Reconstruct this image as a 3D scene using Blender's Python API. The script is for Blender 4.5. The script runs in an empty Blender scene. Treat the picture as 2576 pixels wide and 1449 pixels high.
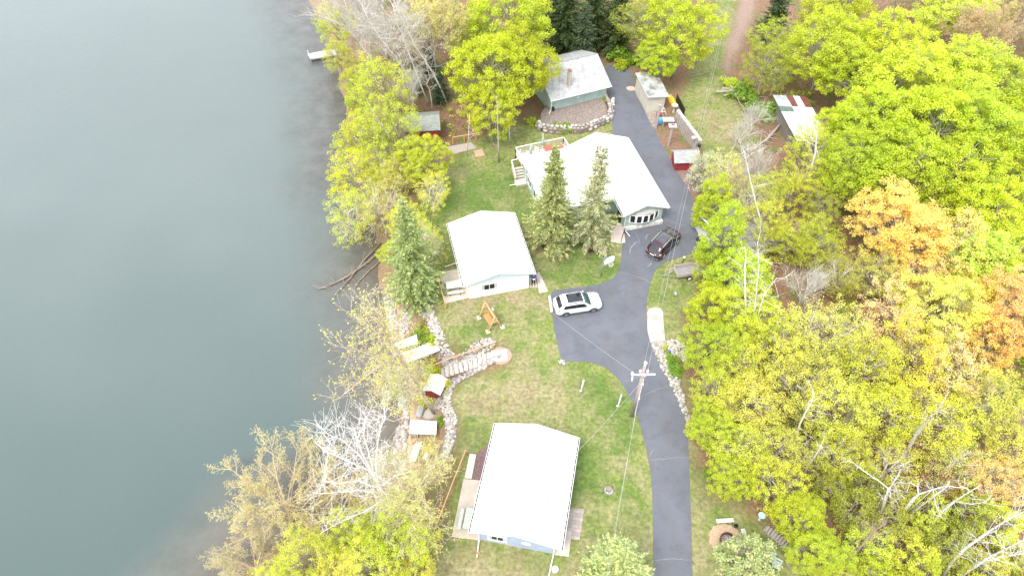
import bpy, math, random
import numpy as np
from mathutils import Vector, Matrix, noise as mnoise

# ---------------------------------------------------------------- camera, sky, sun, exposure
scene = bpy.context.scene
COL = scene.collection
PITCH, FPX, CAMH = math.radians(50), 1786.0, 54.0
cam = bpy.data.objects.new("camera", bpy.data.cameras.new("camera"))
COL.objects.link(cam)
cam.data.sensor_width = 36; cam.data.lens = FPX / 2576 * 36
cam.data.clip_start = 0.5; cam.data.clip_end = 3000
cam.location = (0, 0, CAMH); cam.rotation_euler = (math.radians(90) - PITCH, 0, 0)
scene.camera = cam
scene.view_settings.view_transform = 'Standard'
scene.view_settings.look = 'None'
scene.view_settings.exposure = 1.85
scene.view_settings.gamma = 1.0
SUN_EL, SUN_AZ = 58, 215          # degrees; azimuth the light comes from, clockwise from +Y
world = bpy.data.worlds.new("World"); scene.world = world; world.use_nodes = True
wt = world.node_tree; wt.nodes.clear()
def wn(t, **k):
    n = wt.nodes.new(t)
    for a, b in k.items(): setattr(n, a, b)
    return n
sky = wn('ShaderNodeTexSky', sky_type='NISHITA', sun_disc=False)
sky.sun_elevation = math.radians(SUN_EL); sky.sun_rotation = math.radians(SUN_AZ)
sky.dust_density = 3.0; sky.air_density = 1.0
tc = wn('ShaderNodeTexCoord'); mp = wn('ShaderNodeMapping'); mp.inputs['Scale'].default_value = (1, 1, 2.2)
mp.inputs['Location'].default_value = (0.3, 0.1, 0)
nz = wn('ShaderNodeTexNoise'); nz.inputs['Scale'].default_value = 1.5; nz.inputs['Detail'].default_value = 4
cr = wn('ShaderNodeValToRGB')
cr.color_ramp.elements[0].position = 0.36; cr.color_ramp.elements[0].color = (4.6, 4.9, 5.3, 1)
cr.color_ramp.elements[1].position = 0.62; cr.color_ramp.elements[1].color = (6.6, 6.8, 7.0, 1)
mixw = wn('ShaderNodeMixRGB'); mixw.inputs['Fac'].default_value = 0.84
bg = wn('ShaderNodeBackground'); bg.inputs['Strength'].default_value = 0.11
wo = wn('ShaderNodeOutputWorld')
L = wt.links.new
L(tc.outputs['Generated'], mp.inputs[0]); L(mp.outputs[0], nz.inputs['Vector']); L(nz.outputs['Fac'], cr.inputs[0])
sz = wn('ShaderNodeSeparateXYZ'); L(tc.outputs['Generated'], sz.inputs[0])       # bright cloud towards the horizon
hr = wn('ShaderNodeValToRGB'); hr.color_ramp.elements[0].position = 0.0; hr.color_ramp.elements[0].color = (1.22, 1.22, 1.22, 1)
hr.color_ramp.elements[1].position = 0.75; hr.color_ramp.elements[1].color = (.95, .95, .97, 1); L(sz.outputs[2], hr.inputs[0])
mh = wn('ShaderNodeMixRGB', blend_type='MULTIPLY'); mh.inputs['Fac'].default_value = 1; L(cr.outputs[0], mh.inputs[1]); L(hr.outputs[0], mh.inputs[2])
L(sky.outputs[0], mixw.inputs[1]); L(mh.outputs[0], mixw.inputs[2]); L(mixw.outputs[0], bg.inputs[0]); L(bg.outputs[0], wo.inputs[0])
sd = bpy.data.lights.new("sun", 'SUN'); sd.energy = 1.1; sd.angle = math.radians(22); sd.color = (1, 0.96, 0.88)
so = bpy.data.objects.new("sun", sd); COL.objects.link(so)
az, el = math.radians(SUN_AZ), math.radians(SUN_EL)
so.rotation_euler = Vector((math.sin(az)*math.cos(el), math.cos(az)*math.cos(el), math.sin(el))).to_track_quat('Z', 'Y').to_euler()
so.location = (0, 0, 80)

# ---------------------------------------------------------------- helpers
R = math.radians
def U(px, py, z=0.0):
    """a point of the survey picture (2576 x 1449) brought to height z in the world"""
    u = (px-1288)/FPX; v = (724.5-py)/FPX
    d = (u, math.cos(PITCH)+v*math.sin(PITCH), -math.sin(PITCH)+v*math.cos(PITCH))
    t = (z-CAMH)/d[2]
    return Vector((d[0]*t, d[1]*t, z))
def ray(px, py):
    u = (px-1288)/FPX; v = (724.5-py)/FPX
    return Vector((u, math.cos(PITCH)+v*math.sin(PITCH), -math.sin(PITCH)+v*math.cos(PITCH)))
def Zm(x0, y0, s, x, y): return ((x0+x*s)*.85867, (y0+y*s)*.85867)
def vtop(base, px, py, hmin=0.3):
    """height at which the view line passes closest to the plumb line over base"""
    d = ray(px, py)
    t = (base.x*d.x + base.y*d.y) / (d.x**2 + d.y**2)
    return d*t + Vector((0, 0, CAMH))
def mpp(x, y, z=0):            # metres per picture unit at a world point
    zc = y*math.cos(PITCH) + (CAMH-z)*math.sin(PITCH)
    return zc/FPX

class MB:
    def __init__(s): s.v = []; s.f = []; s.m = None
    def add(s, vs, fs):
        o = len(s.v)
        if s.m is not None: vs = [s.m @ Vector(v) for v in vs]
        s.v += [tuple(v) for v in vs]; s.f += [tuple(i+o for i in f) for f in fs]
        return s
    def obox(s, o, ex, ey, ez):
        o, ex, ey, ez = map(Vector, (o, ex, ey, ez))
        v = [o, o+ex, o+ex+ey, o+ey]; v += [p+ez for p in v]
        return s.add(v, [(3,2,1,0),(4,5,6,7),(0,1,5,4),(1,2,6,5),(2,3,7,6),(3,0,4,7)])
    def box(s, c, d, rz=0):
        c = Vector(c); ca, sa = math.cos(rz), math.sin(rz)
        ex = Vector((ca, sa, 0))*d[0]; ey = Vector((-sa, ca, 0))*d[1]; ez = Vector((0,0,d[2]))
        return s.obox(c-ex/2-ey/2-ez/2, ex, ey, ez)
    def bar(s, a, b, w, h=None):
        a, b = Vector(a), Vector(b); h = h or w; d = b-a
        up = Vector((0,0,1)) if abs(d.normalized().z) < .95 else Vector((0,1,0))
        sx = d.cross(up).normalized(); sy = sx.cross(d).normalized()
        return s.obox(a-sx*w/2-sy*h/2, sx*w, sy*h, d)
    def tube(s, pts, r, n=6, r1=None, cap=True):
        pts = [Vector(p) for p in pts]; k = len(pts)
        if not hasattr(r, '__len__'): r = [r + ((r if r1 is None else r1)-r)*i/max(1, k-1) for i in range(k)]
        V = []; F = []; up = None
        for i, p in enumerate(pts):
            d = (pts[min(i+1, k-1)]-pts[max(i-1, 0)])
            d = d.normalized() if d.length > 1e-9 else Vector((0,0,1))
            if up is None:
                up = Vector((1,0,0)) if abs(d.x) < .8 else Vector((0,1,0))
            x = (up - d*up.dot(d)).normalized(); y = d.cross(x); up = x
            V += [p+(x*math.cos(2*math.pi*j/n)+y*math.sin(2*math.pi*j/n))*r[i] for j in range(n)]
        for i in range(k-1):
            for j in range(n):
                a = i*n+j; b = i*n+(j+1) % n
                F.append((a, b, b+n, a+n))
        if cap: F.append(tuple(range(n))[::-1]); F.append(tuple((k-1)*n+j for j in range(n)))
        return s.add(V, F)
    def cyl(s, c, r, h, n=16, r1=None): c = Vector(c); return s.tube([c, c+Vector((0,0,h))], r, n, r1)
    def lathe(s, c, prof, n=20):
        V = []; F = []; c = Vector(c)
        for r, z in prof: V += [c+Vector((r*math.cos(2*math.pi*j/n), r*math.sin(2*math.pi*j/n), z)) for j in range(n)]
        for i in range(len(prof)-1):
            for j in range(n): a = i*n+j; b = i*n+(j+1) % n; F.append((a, b, b+n, a+n))
        F.append(tuple(range(n))[::-1]); F.append(tuple((len(prof)-1)*n+j for j in range(n)))
        return s.add(V, F)
    def prism(s, poly, z0, z1):
        n = len(poly); V = [(p[0], p[1], z0) for p in poly]+[(p[0], p[1], z1) for p in poly]
        return s.add(V, [tuple(range(n))[::-1], tuple(range(n, 2*n))]+[(i, (i+1) % n, (i+1) % n+n, i+n) for i in range(n)])
    def ball(s, c, r, nu=12, nv=8):
        c = Vector(c); rr = r if hasattr(r, '__len__') else (r, r, r)
        V = [c+Vector((0,0,-rr[2]))]; F = []
        for i in range(1, nv):
            t = math.pi*i/nv
            V += [c+Vector((rr[0]*math.sin(t)*math.cos(2*math.pi*j/nu), rr[1]*math.sin(t)*math.sin(2*math.pi*j/nu), -rr[2]*math.cos(t))) for j in range(nu)]
        V.append(c+Vector((0,0,rr[2])))
        for j in range(nu): F.append((0, 1+(j+1) % nu, 1+j)); F.append((len(V)-1, 1+(nv-2)*nu+j, 1+(nv-2)*nu+(j+1) % nu))
        for i in range(nv-2):
            for j in range(nu): a = 1+i*nu+j; b = 1+i*nu+(j+1) % nu; F.append((a, b, b+nu, a+nu))
        return s.add(V, F)
    def build(s, name, mat, parent=None, smooth=False, **kw):
        off = Vector((0,0,0)); q = parent
        while q is not None: off += q.location; q = q.parent
        me = bpy.data.meshes.new(name)
        me.from_pydata([(v[0]-off.x, v[1]-off.y, v[2]-off.z) for v in s.v], [], s.f)
        me.update()
        if smooth: me.polygons.foreach_set('use_smooth', [True]*len(me.polygons))
        o = bpy.data.objects.new(name, me); COL.objects.link(o)
        if mat is not None: me.materials.append(mat)
        if parent is not None: o.parent = parent
        tag(o, **kw)
        return o
def tag(o, label=None, cat=None, group=None, kind=None):
    if label: o['label'] = label
    if cat: o['category'] = cat
    if group: o['group'] = group
    if kind: o['kind'] = kind
    return o
def thing(name, label, cat, loc=(0,0,0), group=None):
    o = bpy.data.objects.new(name, None); COL.objects.link(o); o.location = loc
    o.empty_display_size = 0.5
    return tag(o, label, cat, group)
def copy_tree(o, parent=None):
    c = o.copy(); COL.objects.link(c)
    if parent is not None: c.parent = parent
    for ch in [x for x in ALLOBJ() if x.parent == o]: copy_tree(ch, c)
    return c
def ALLOBJ(): return list(bpy.data.objects)
def npmesh(name, V, k=4, smooth=False, F=None):
    me = bpy.data.meshes.new(name); V = np.asarray(V, np.float32)
    nf = len(V)//k if F is None else len(F)
    idx = np.arange(nf*k, dtype=np.int32) if F is None else np.asarray(F, np.int32).ravel()
    me.vertices.add(len(V)); me.vertices.foreach_set('co', V.ravel())
    me.loops.add(len(idx)); me.loops.foreach_set('vertex_index', idx)
    me.polygons.add(nf); me.polygons.foreach_set('loop_start', np.arange(0, nf*k, k, dtype=np.int32))
    if smooth: me.polygons.foreach_set('use_smooth', np.ones(nf, bool))
    me.update(calc_edges=True)
    return me
def mobj(name, me, mat, parent=None, **kw):
    o = bpy.data.objects.new(name, me); COL.objects.link(o)
    if mat is not None and not me.materials: me.materials.append(mat)
    if parent is not None: o.parent = parent
    return tag(o, **kw)

# ---------------------------------------------------------------- materials
class NT:
    def __init__(s, name):
        s.mat = bpy.data.materials.new(name); s.mat.use_nodes = True; s.t = s.mat.node_tree
        s.b = s.t.nodes['Principled BSDF']; s.out = s.t.nodes['Material Output']
    def n(s, ty, **k):
        x = s.t.nodes.new(ty)
        for a, b in k.items():
            setattr(x, a, b)
        return x
    def l(s, a, b): s.t.links.new(a, b); return s
    def coord(s, kind='Object', scale=(1,1,1), rot=(0,0,0)):
        c = s.n('ShaderNodeTexCoord'); m = s.n('ShaderNodeMapping')
        m.inputs['Scale'].default_value = scale; m.inputs['Rotation'].default_value = rot
        s.l(c.outputs[kind], m.inputs[0]); return m.outputs[0]
    def wpos(s, scale=(1,1,1), rot=(0,0,0)):
        c = s.n('ShaderNodeNewGeometry'); m = s.n('ShaderNodeMapping')
        m.inputs['Scale'].default_value = scale; m.inputs['Rotation'].default_value = rot
        s.l(c.outputs['Position'], m.inputs[0]); return m.outputs[0]
    def noise(s, vec, scale=5, detail=4, rough=.55, dist=0):
        x = s.n('ShaderNodeTexNoise'); x.inputs['Scale'].default_value = scale; x.inputs['Detail'].default_value = detail
        x.inputs['Roughness'].default_value = rough; x.inputs['Distortion'].default_value = dist
        if vec is not None: s.l(vec, x.inputs['Vector'])
        return x.outputs['Fac']
    def ramp(s, fac, stops, interp='LINEAR'):
        x = s.n('ShaderNodeValToRGB'); x.color_ramp.interpolation = interp; e = x.color_ramp.elements
        while len(e) < len(stops): e.new(0.5)
        for i, (p, c) in enumerate(stops):
            e[i].position = p; e[i].color = (c, c, c, 1) if not hasattr(c, '__len__') else (c[0], c[1], c[2], 1)
        s.l(fac, x.inputs[0]); return x.outputs[0]
    def mix(s, fac, a, b, mode='MIX'):
        x = s.n('ShaderNodeMixRGB', blend_type=mode)
        for i, q in ((0, fac), (1, a), (2, b)):
            if hasattr(q, 'links') or hasattr(q, 'is_linked'): s.l(q, x.inputs[i])
            elif hasattr(q, '__len__'): x.inputs[i].default_value = (q[0], q[1], q[2], 1)
            else: x.inputs[i].default_value = q if i == 0 else (q, q, q, 1)
        return x.outputs[0]
    def math(s, op, a, b=0, clamp=False):
        x = s.n('ShaderNodeMath', operation=op, use_clamp=clamp)
        for i, q in ((0, a), (1, b)):
            if hasattr(q, 'is_linked'): s.l(q, x.inputs[i])
            else: x.inputs[i].default_value = q
        return x.outputs[0]
    def attr(s, name): x = s.n('ShaderNodeAttribute', attribute_name=name); return x.outputs['Fac']
    def bump(s, h, strength=.3, dist=.05):
        x = s.n('ShaderNodeBump'); x.inputs['Strength'].default_value = strength; x.inputs['Distance'].default_value = dist
        s.l(h, x.inputs['Height']); s.l(x.outputs[0], s.b.inputs['Normal']); return s
    def col(s, c):
        if hasattr(c, 'is_linked'): s.l(c, s.b.inputs['Base Color'])
        else: s.b.inputs['Base Color'].default_value = (c[0], c[1], c[2], 1)
        return s
    def set(s, **k):
        for a, v in k.items(): s.b.inputs[a.replace('_', ' ')].default_value = v
        return s

def basic(name, c, rough=.6, var=.15, scale=6, metal=0, bump=0, coat=0):
    m = NT(name); v = m.coord()
    f = m.noise(v, scale, 5)
    lo = tuple(x*(1-var) for x in c); hi = tuple(min(1, x*(1+var)) for x in c)
    m.col(m.ramp(f, [(.3, lo), (.7, hi)])).set(Roughness=rough, Metallic=metal)
    if coat: m.set(Coat_Weight=coat, Coat_Roughness=.04)
    if bump: m.bump(m.noise(v, scale*3, 4), bump, .03)
    return m.mat
def ridged(name, c, pitch, rot=0, rough=.5, depth=.35, var=.12, c2=None, axis=0):
    """painted siding or ribbed metal: narrow darker grooves every `pitch` metres along a horizontal direction"""
    m = NT(name); v = m.wpos(rot=(0,0,rot))
    s = m.n('ShaderNodeSeparateXYZ'); m.l(v, s.inputs[0])
    w = m.math('FRACT', m.math('DIVIDE', s.outputs[axis], pitch))
    g = m.ramp(w, [(0, 0), (.10, 1), (.90, 1), (1, 0)])
    f = m.noise(m.wpos(), 1.5, 5)
    base = m.ramp(f, [(.3, tuple(x*(1-var) for x in c)), (.7, tuple(min(1, x*(1+var)) for x in c))])
    if c2: base = m.mix(m.ramp(m.noise(m.wpos(), .8, 4, .6), [(.45, 0), (.62, .8)]), base, c2)
    m.col(m.mix(g, m.mix(1, base, 1-depth, 'MULTIPLY'), base)).set(Roughness=rough)
    m.bump(g, .4, .02); return m.mat
def shingle(name, c, rot=0, w=.5, h=.22, rough=.9, streak=0.3, cm=(.3,.3,.3), stainc=(.16,.15,.13)):
    m = NT(name); v = m.wpos(rot=(0,0,rot))
    br = m.n('ShaderNodeTexBrick'); br.offset = .5
    br.inputs['Scale'].default_value = 1; br.inputs['Brick Width'].default_value = w; br.inputs['Row Height'].default_value = h
    br.inputs['Mortar Size'].default_value = .02; br.inputs['Mortar Smooth'].default_value = .4
    br.inputs['Color1'].default_value = (*c, 1); br.inputs['Color2'].default_value = (*[x*.72 for x in c], 1)
    br.inputs['Mortar'].default_value = (*[x*.55 for x in c], 1); m.l(v, br.inputs['Vector'])
    st = m.noise(m.wpos(scale=(2.6, .22, 1), rot=(0,0,rot)), 1.2, 7, .7)
    m.col(m.mix(m.ramp(st, [(.42, 0), (.68, streak)]), br.outputs['Color'], stainc)).set(Roughness=rough)
    return m.mat
def wood(name, c, rough=.7, scale=8, stretch=(1, 12, 12), var=.35):
    m = NT(name); v = m.coord(scale=stretch)
    f = m.noise(v, scale, 5, .6)
    m.col(m.ramp(f, [(.3, tuple(x*(1-var) for x in c)), (.7, tuple(min(1, x*(1+var)) for x in c))])).set(Roughness=rough)
    m.bump(f, .2, .01); return m.mat
def paint(name, c, rough=.25, metal=0.0):
    m = NT(name); f = m.noise(m.coord(), 3, 3)
    m.col(m.ramp(f, [(.3, tuple(x*.95 for x in c)), (.7, c)])).set(Roughness=rough, Metallic=metal, Coat_Weight=.8, Coat_Roughness=.05)
    return m.mat
def glass(name, c=(.01,.012,.014), rough=.04):
    m = NT(name); f = m.noise(m.coord(), 2, 2)
    m.col(m.ramp(f, [(.3, c), (.7, tuple(x*1.4 for x in c))])).set(Roughness=rough); m.b.inputs['Specular IOR Level'].default_value = .7
    return m.mat
def leafmat(name, trans=.55, var=.22):
    m = NT(name)
    oi = m.n('ShaderNodeObjectInfo'); ge = m.n('ShaderNodeNewGeometry')
    rnd = ge.outputs['Random Per Island']
    dark = m.mix(1, oi.outputs['Color'], (1-var*1.3, 1-var, 1-var), 'MULTIPLY')
    lite = m.mix(1, oi.outputs['Color'], (1+var*1.1, 1+var*.7, 1+var*.2), 'MULTIPLY')
    c = m.mix(rnd, dark, lite)
    big = m.noise(m.wpos(), .35, 2)
    c = m.mix(m.ramp(big, [(.35, 0), (.65, .35)]), c, m.mix(1, c, (.80, .95, .8), 'MULTIPLY'))
    d = m.n('ShaderNodeBsdfDiffuse'); t = m.n('ShaderNodeBsdfTranslucent'); g = m.n('ShaderNodeBsdfGlossy'); g.inputs['Roughness'].default_value = .55
    m.l(c, d.inputs[0]); m.l(m.mix(1, c, (1.25, 1.2, .6), 'MULTIPLY'), t.inputs[0])
    a = m.n('ShaderNodeMixShader'); a.inputs[0].default_value = trans; m.l(d.outputs[0], a.inputs[1]); m.l(t.outputs[0], a.inputs[2])
    b = m.n('ShaderNodeMixShader'); b.inputs[0].default_value = .03; m.l(a.outputs[0], b.inputs[1]); m.l(g.outputs[0], b.inputs[2])
    m.l(b.outputs[0], m.out.inputs[0]); m.t.nodes.remove(m.b)
    return m.mat
def bark(name, c, marks=0, var=.3):
    m = NT(name); v = m.coord(scale=(1, 1, .35))
    f = m.noise(v, 7, 5, .65)
    base = m.ramp(f, [(.3, tuple(x*(1-var) for x in c)), (.7, tuple(min(1, x*(1+var)) for x in c))])
    if marks:
        w = m.noise(m.coord(scale=(1, 1, 3.5)), 3.5, 4, .6)
        base = m.mix(m.ramp(w, [(.56, 0), (.64, marks)]), base, (.05, .045, .04))
    m.col(base).set(Roughness=.85); m.bump(f, .4, .03); return m.mat
LEAF = leafmat("leaf_surface"); NEEDLE = leafmat("needle_surface", .30, .4)
BARK = bark("grey_bark", (.36, .32, .28)); BARKP = bark("pale_bark", (.56, .52, .47)); BIRCH = bark("birch_bark", (.60, .57, .52), .8, .12)
BARKB = bark("brown_bark", (.30, .22, .17))
WROOF = basic("white_metal_roof", (.80, .80, .79), .45, .03, .6)
WHITE = basic("white_paint", (.78, .78, .76), .5, .06, 3)
CREAM = basic("cream_concrete", (.72, .64, .52), .85, .10, 4)
CONC = basic("patio_concrete", (.50, .43, .37), .9, .14, 1.3, bump=.1)
DARK = basic("dark_interior", (.03, .03, .035), .6, .3)
BLACKM = basic("black_metal", (.02, .02, .022), .5, .3)
GREYM = basic("grey_metal", (.35, .36, .38), .4, .15, metal=.6)
GLASS = glass("window_glass"); CARG = glass("car_glass", (.012, .014, .018), .03); WSG = glass("windscreen_glass", (.03, .07, .06), .05)
RUB = basic("tyre_rubber", (.02, .02, .02), .85, .2); RIM = basic("alloy_rim", (.45, .45, .47), .3, .1, metal=.7)
RED = basic("barn_red_boards", (.27, .035, .04), .75, .2, 5)
CEDAR = wood("cedar_wood", (.52, .26, .10)); OLDW = wood("weathered_wood", (.36, .31, .28)); LOGW = wood("peeled_log_wood", (.62, .34, .16))
DECKW = wood("deck_boards", (.50, .44, .40), var=.2)
BLUEP = basic("blue_plastic", (.08, .42, .72), .4, .1); YEL = basic("yellow_plastic", (.75, .42, .03), .4, .1)

# ---------------------------------------------------------------- terrain, lake, driveway
WZ = -2.6
shore_px = [(735,-160),(760,-60),(775,0),(803,60),(832,110),(838,150),(852,190),(852,225),(870,260),(868,330),(878,420),(925,500),(945,600),(950,650),(948,700),(962,760),(976,820),(986,880),(992,940),(1003,1000),(1002,1050),(994,1100),(986,1150),(958,1200),(890,1262),(800,1310),(700,1362),(620,1420),(560,1520),(470,1640)]
SH = [U(x, y, WZ).xy for x, y in shore_px]
SH = [SH[0]+(SH[0]-SH[1]).normalized()*500]+SH+[SH[-1]+(SH[-1]-SH[-2]).normalized()*400]
SH = np.array([tuple(p) for p in SH])
def pdist(P, L, closed=False):
    """distance of the points P (n,2) to the polyline L"""
    best = np.full(len(P), 1e9); n = len(L)
    for i in range(n if closed else n-1):
        a = L[i]; b = L[(i+1) % n]; d = b-a
        t = np.clip(((P-a)@d)/max(1e-9, d@d), 0, 1)
        best = np.minimum(best, np.hypot(*(P-a-t[:, None]*d).T))
    return best
def pin(P, L):
    r = np.zeros(len(P), bool); n = len(L); x, y = P[:, 0], P[:, 1]
    for i in range(n):
        (x0, y0), (x1, y1) = L[i], L[(i+1) % n]
        if y0 == y1: continue
        r ^= ((y0 > y) != (y1 > y)) & (x < (x1-x0)*(y-y0)/(y1-y0)+x0)
    return r
LAKE = np.vstack([SH, [[-3000, SH[-1][1]], [-3000, SH[0][1]]]])
def sdist(P):
    d = pdist(P, SH); return np.where(pin(P, LAKE), -d, d)
ST_TOP, ST_BOT = U(1236, 897, 0), U(1106, 942, -2.1)          # stair axis
ST_TOP.z = 0; _ax = (ST_BOT-ST_TOP).xy; ST_LEN = _ax.length; ST_D = _ax.normalized(); ST_N = Vector((-ST_D.y, ST_D.x))
def hgt_np(P):
    d = sdist(P)
    h = np.interp(d, [-60, -8, 0, .6, 2.4, 4.9, 6.0], [-8, -4.2, WZ-.05, -2.42, -2.15, -.12, 0])
    rel = P-np.array(ST_TOP.xy); t = rel@np.array(ST_D); s = np.abs(rel@np.array(ST_N))
    g = np.interp(t, [-.3, 0, ST_LEN, ST_LEN+1.2], [0, -.1, -2.2, -2.25])+np.maximum(0, s-1.1)*.95
    g = np.where((t > -.3) & (t < ST_LEN+1.5), g, 9)
    h = np.minimum(h, np.maximum(g, -2.3) if True else g)
    und = np.clip((P[:, 0]-26)/30, 0, 1)*1.2*np.sin(P[:, 0]*.11+1)*np.sin(P[:, 1]*.08)
    return h+und*np.clip((d-8)/10, 0, 1)
def hgt(x, y): return float(hgt_np(np.array([[x, y]], float))[0])
def G(px, py, dz=0.0):
    z = 0.0
    for _ in range(12):
        p = U(px, py, z); z = .5*z+.5*hgt(p.x, p.y)
    return Vector((p.x, p.y, z+dz))
def polyW(pts, z=0.0): return np.array([tuple(U(x, y, z).xy) for x, y in pts])
LAWN = [polyW([(1060,480),(1140,395),(1240,325),(1380,290),(1545,300),(1760,560),(1745,640),(1765,760),(1720,800),(1735,880),(1700,900),(1745,1060),(1745,1160),(1790,1240),(1900,1300),(1985,1380),(2080,1449),(2150,1600),(1040,1600),(1070,1449),(1110,1340),(1150,1160),(1146,1060),(1130,1000),(1150,955),(1280,915),(1280,865),(1150,890),(1105,850),(1090,760),(1100,690),(1050,620),(1030,540)]),
        polyW([(1700,300),(1705,250),(1735,205),(1755,130),(1785,90),(1805,-40),(1868,-40),(1835,120),(1818,200),(1850,240),(1880,300),(1920,360),(1860,420),(1790,420),(1755,370)])]
PATH = [polyW([(1872,-40),(1912,-40),(1892,40),(1868,100),(1846,150),(1832,180),(1816,172),(1828,120),(1850,60)])]
MULCH = [polyW([(1370,300),(1386,270),(1525,240),(1540,300),(1500,325),(1420,328),(1360,330)]),
         polyW([(1215,1125),(1245,1112),(1236,1170),(1228,1210),(1190,1206)]),
         polyW([(1700,430),(1735,425),(1752,500),(1726,470)])]
DRY = [polyW([(1170,985),(1280,930),(1420,940),(1440,1000),(1380,1060),(1250,1060),(1180,1040)]), polyW([(1120,745),(1330,730),(1370,745),(1340,775),(1160,800)]), polyW([(1190,1375),(1420,1400),(1500,1380),(1640,1330),(1640,1600),(1050,1600),(1100,1400)]), polyW([(1735,1110),(1775,1110),(1770,1449),(1742,1449)]), polyW([(1330,600),(1380,640),(1350,690),(1340,640)]), polyW([(1780,260),(1860,320),(1860,400),(1780,360),(1765,290)])]
LUSH = [polyW([(1100,470),(1310,430),(1330,560),(1290,530),(1130,545),(1090,600)]), polyW([(1440,915),(1520,930),(1570,1000),(1620,1150),(1560,1150),(1470,1040)]), polyW([(1750,1170),(1800,1190),(1790,1270),(1750,1260)]), polyW([(1440,620),(1560,650),(1540,700),(1420,715),(1380,690)]), polyW([(1450,1110),(1500,1130),(1480,1250),(1430,1250)])]
LITT = [polyW([(1385,170),(1500,120),(1600,120),(1570,165),(1530,172)])]
SAND = [polyW([(975,740),(1000,740),(1010,860),(1040,900),(1045,1000),(1055,1060),(1045,1180),(1005,1180),(1020,1060),(1010,980),(995,900)], -2.2)]
def grid(a0, a1, step, far):
    c = list(np.arange(a0, a1+step*.5, step)); lo = [a0-x for x in far][::-1]; hi = [a1+x for x in far]
    return np.array(lo+c+hi)
def soft(P, polys, w):
    r = np.zeros(len(P))
    for q in polys:
        d = pdist(P, q, True); r = np.maximum(r, np.clip(.5+np.where(pin(P, q), d, -d)/(2*w), 0, 1))
    return r
gx = grid(-46, 84, .42, [1,3,7,15,35,80,200,600]); gy = grid(8, 112, .42, [1,3,7,15,35,80,200,600])
GX, GY = np.meshgrid(gx, gy); GP = np.stack([GX.ravel(), GY.ravel()], 1)
GH = hgt_np(GP); nx = len(gx)
ii = np.arange(len(gy)-1)[:, None]*nx+np.arange(nx-1)[None]
GF = np.stack([ii, ii+1, ii+1+nx, ii+nx], -1).reshape(-1, 4)
gm = npmesh('ground', np.column_stack([GP, GH]), 4, True, GF)
SD = sdist(GP)
jit = np.array([mnoise.noise(Vector((p[0]*.35, p[1]*.35, 0)))*1.2+mnoise.noise(Vector((p[0]*1.3, p[1]*1.3, 4)))*.5 for p in GP])
def gattr(me, name, v): a = me.attributes.new(name, 'FLOAT', 'POINT'); a.data.foreach_set('value', v.astype(np.float32))
def softj(polys, w, k=1.0):
    r = np.zeros(len(GP))
    for q in polys:
        d = pdist(GP, q, True); r = np.maximum(r, np.clip(.5+(np.where(pin(GP, q), d, -d)+jit*k)/(2*w), 0, 1))
    return r
gattr(gm, 'lawn', softj(LAWN, .8, .5)); gattr(gm, 'path', softj(PATH, .6, .5)); gattr(gm, 'mulch', softj(MULCH, .15, .1))
gattr(gm, 'dry', softj(DRY, 1.8, 2)); gattr(gm, 'lush', softj(LUSH, 1.6, 2)); gattr(gm, 'sand', softj(SAND, .4, .3))
gattr(gm, 'bank', np.clip(1-np.abs(SD-2.5)/3.2, 0, 1))
m = NT('ground_cover'); w = m.wpos()
fine = m.noise(w, 3.2, 7, .7); mid = m.noise(w, .55, 5, .6, .4); big = m.noise(w, .16, 4, .6)
gcol = m.ramp(fine, [(.30, (.09, .135, .02)), (.5, (.16, .20, .042)), (.70, (.24, .265, .08))])
gl = m.ramp(fine, [(.3, (.055, .105, .014)), (.7, (.12, .185, .034))])
gd = m.ramp(fine, [(.28, (.16, .14, .06)), (.5, (.27, .235, .125)), (.72, (.38, .32, .19))])
lw = m.mix(m.ramp(mid, [(.40, 0), (.62, .7)]), gcol, gd)
lw = m.mix(m.math('MULTIPLY', m.attr('dry'), m.ramp(mid, [(.3, .25), (.55, .95)])), lw, gd)
lw = m.mix(m.math('MULTIPLY', m.attr('lush'), m.ramp(mid, [(.4, 1), (.7, .45)])), lw, gl)
patch = m.noise(w, .9, 2, .5)
lw = m.mix(m.ramp(patch, [(.62, 0), (.67, .6)]), lw, gl)
blot = m.noise(w, .33, 5, .65, .8); nd = m.math('SUBTRACT', 1.0, m.math('MULTIPLY', m.attr('dry'), .85)); lw = m.mix(m.math('MULTIPLY', nd, m.ramp(blot, [(.50, 0), (.62, .55)])), lw, gl)
bare_ = m.noise(w, .42, 6, .7, .5); lw = m.mix(m.math('ADD', m.ramp(bare_, [(.57, 0), (.68, .5)]), m.math('MULTIPLY', m.attr('dry'), m.ramp(bare_, [(.42, 0), (.6, .4)]))), lw, m.ramp(fine, [(.3, (.14, .10, .05)), (.7, (.30, .23, .14))]))
lw = m.mix(1, lw, m.ramp(m.noise(w, 1.6, 4, .6), [(.35, .86), (.65, 1.08)]), 'MULTIPLY')
lit = m.ramp(m.noise(w, 4.5, 8, .75), [(.3, (.07, .04, .025)), (.5, (.20, .11, .07)), (.72, (.38, .25, .17))])
lit = m.mix(m.ramp(mid, [(.5, 0), (.62, .7)]), lit, m.ramp(fine, [(.3, (.05, .08, .015)), (.7, (.16, .20, .05))]))
pth = m.ramp(m.noise(w, 6, 8, .75), [(.3, (.13, .08, .06)), (.5, (.26, .18, .145)), (.7, (.40, .30, .24))])
mul = m.ramp(m.noise(w, 9, 8, .8), [(.3, (.10, .06, .055)), (.5, (.22, .155, .145)), (.7, (.36, .27, .25))])
snd = m.ramp(m.noise(w, 5, 8, .7), [(.3, (.42, .27, .18)), (.7, (.66, .46, .33))])
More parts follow.
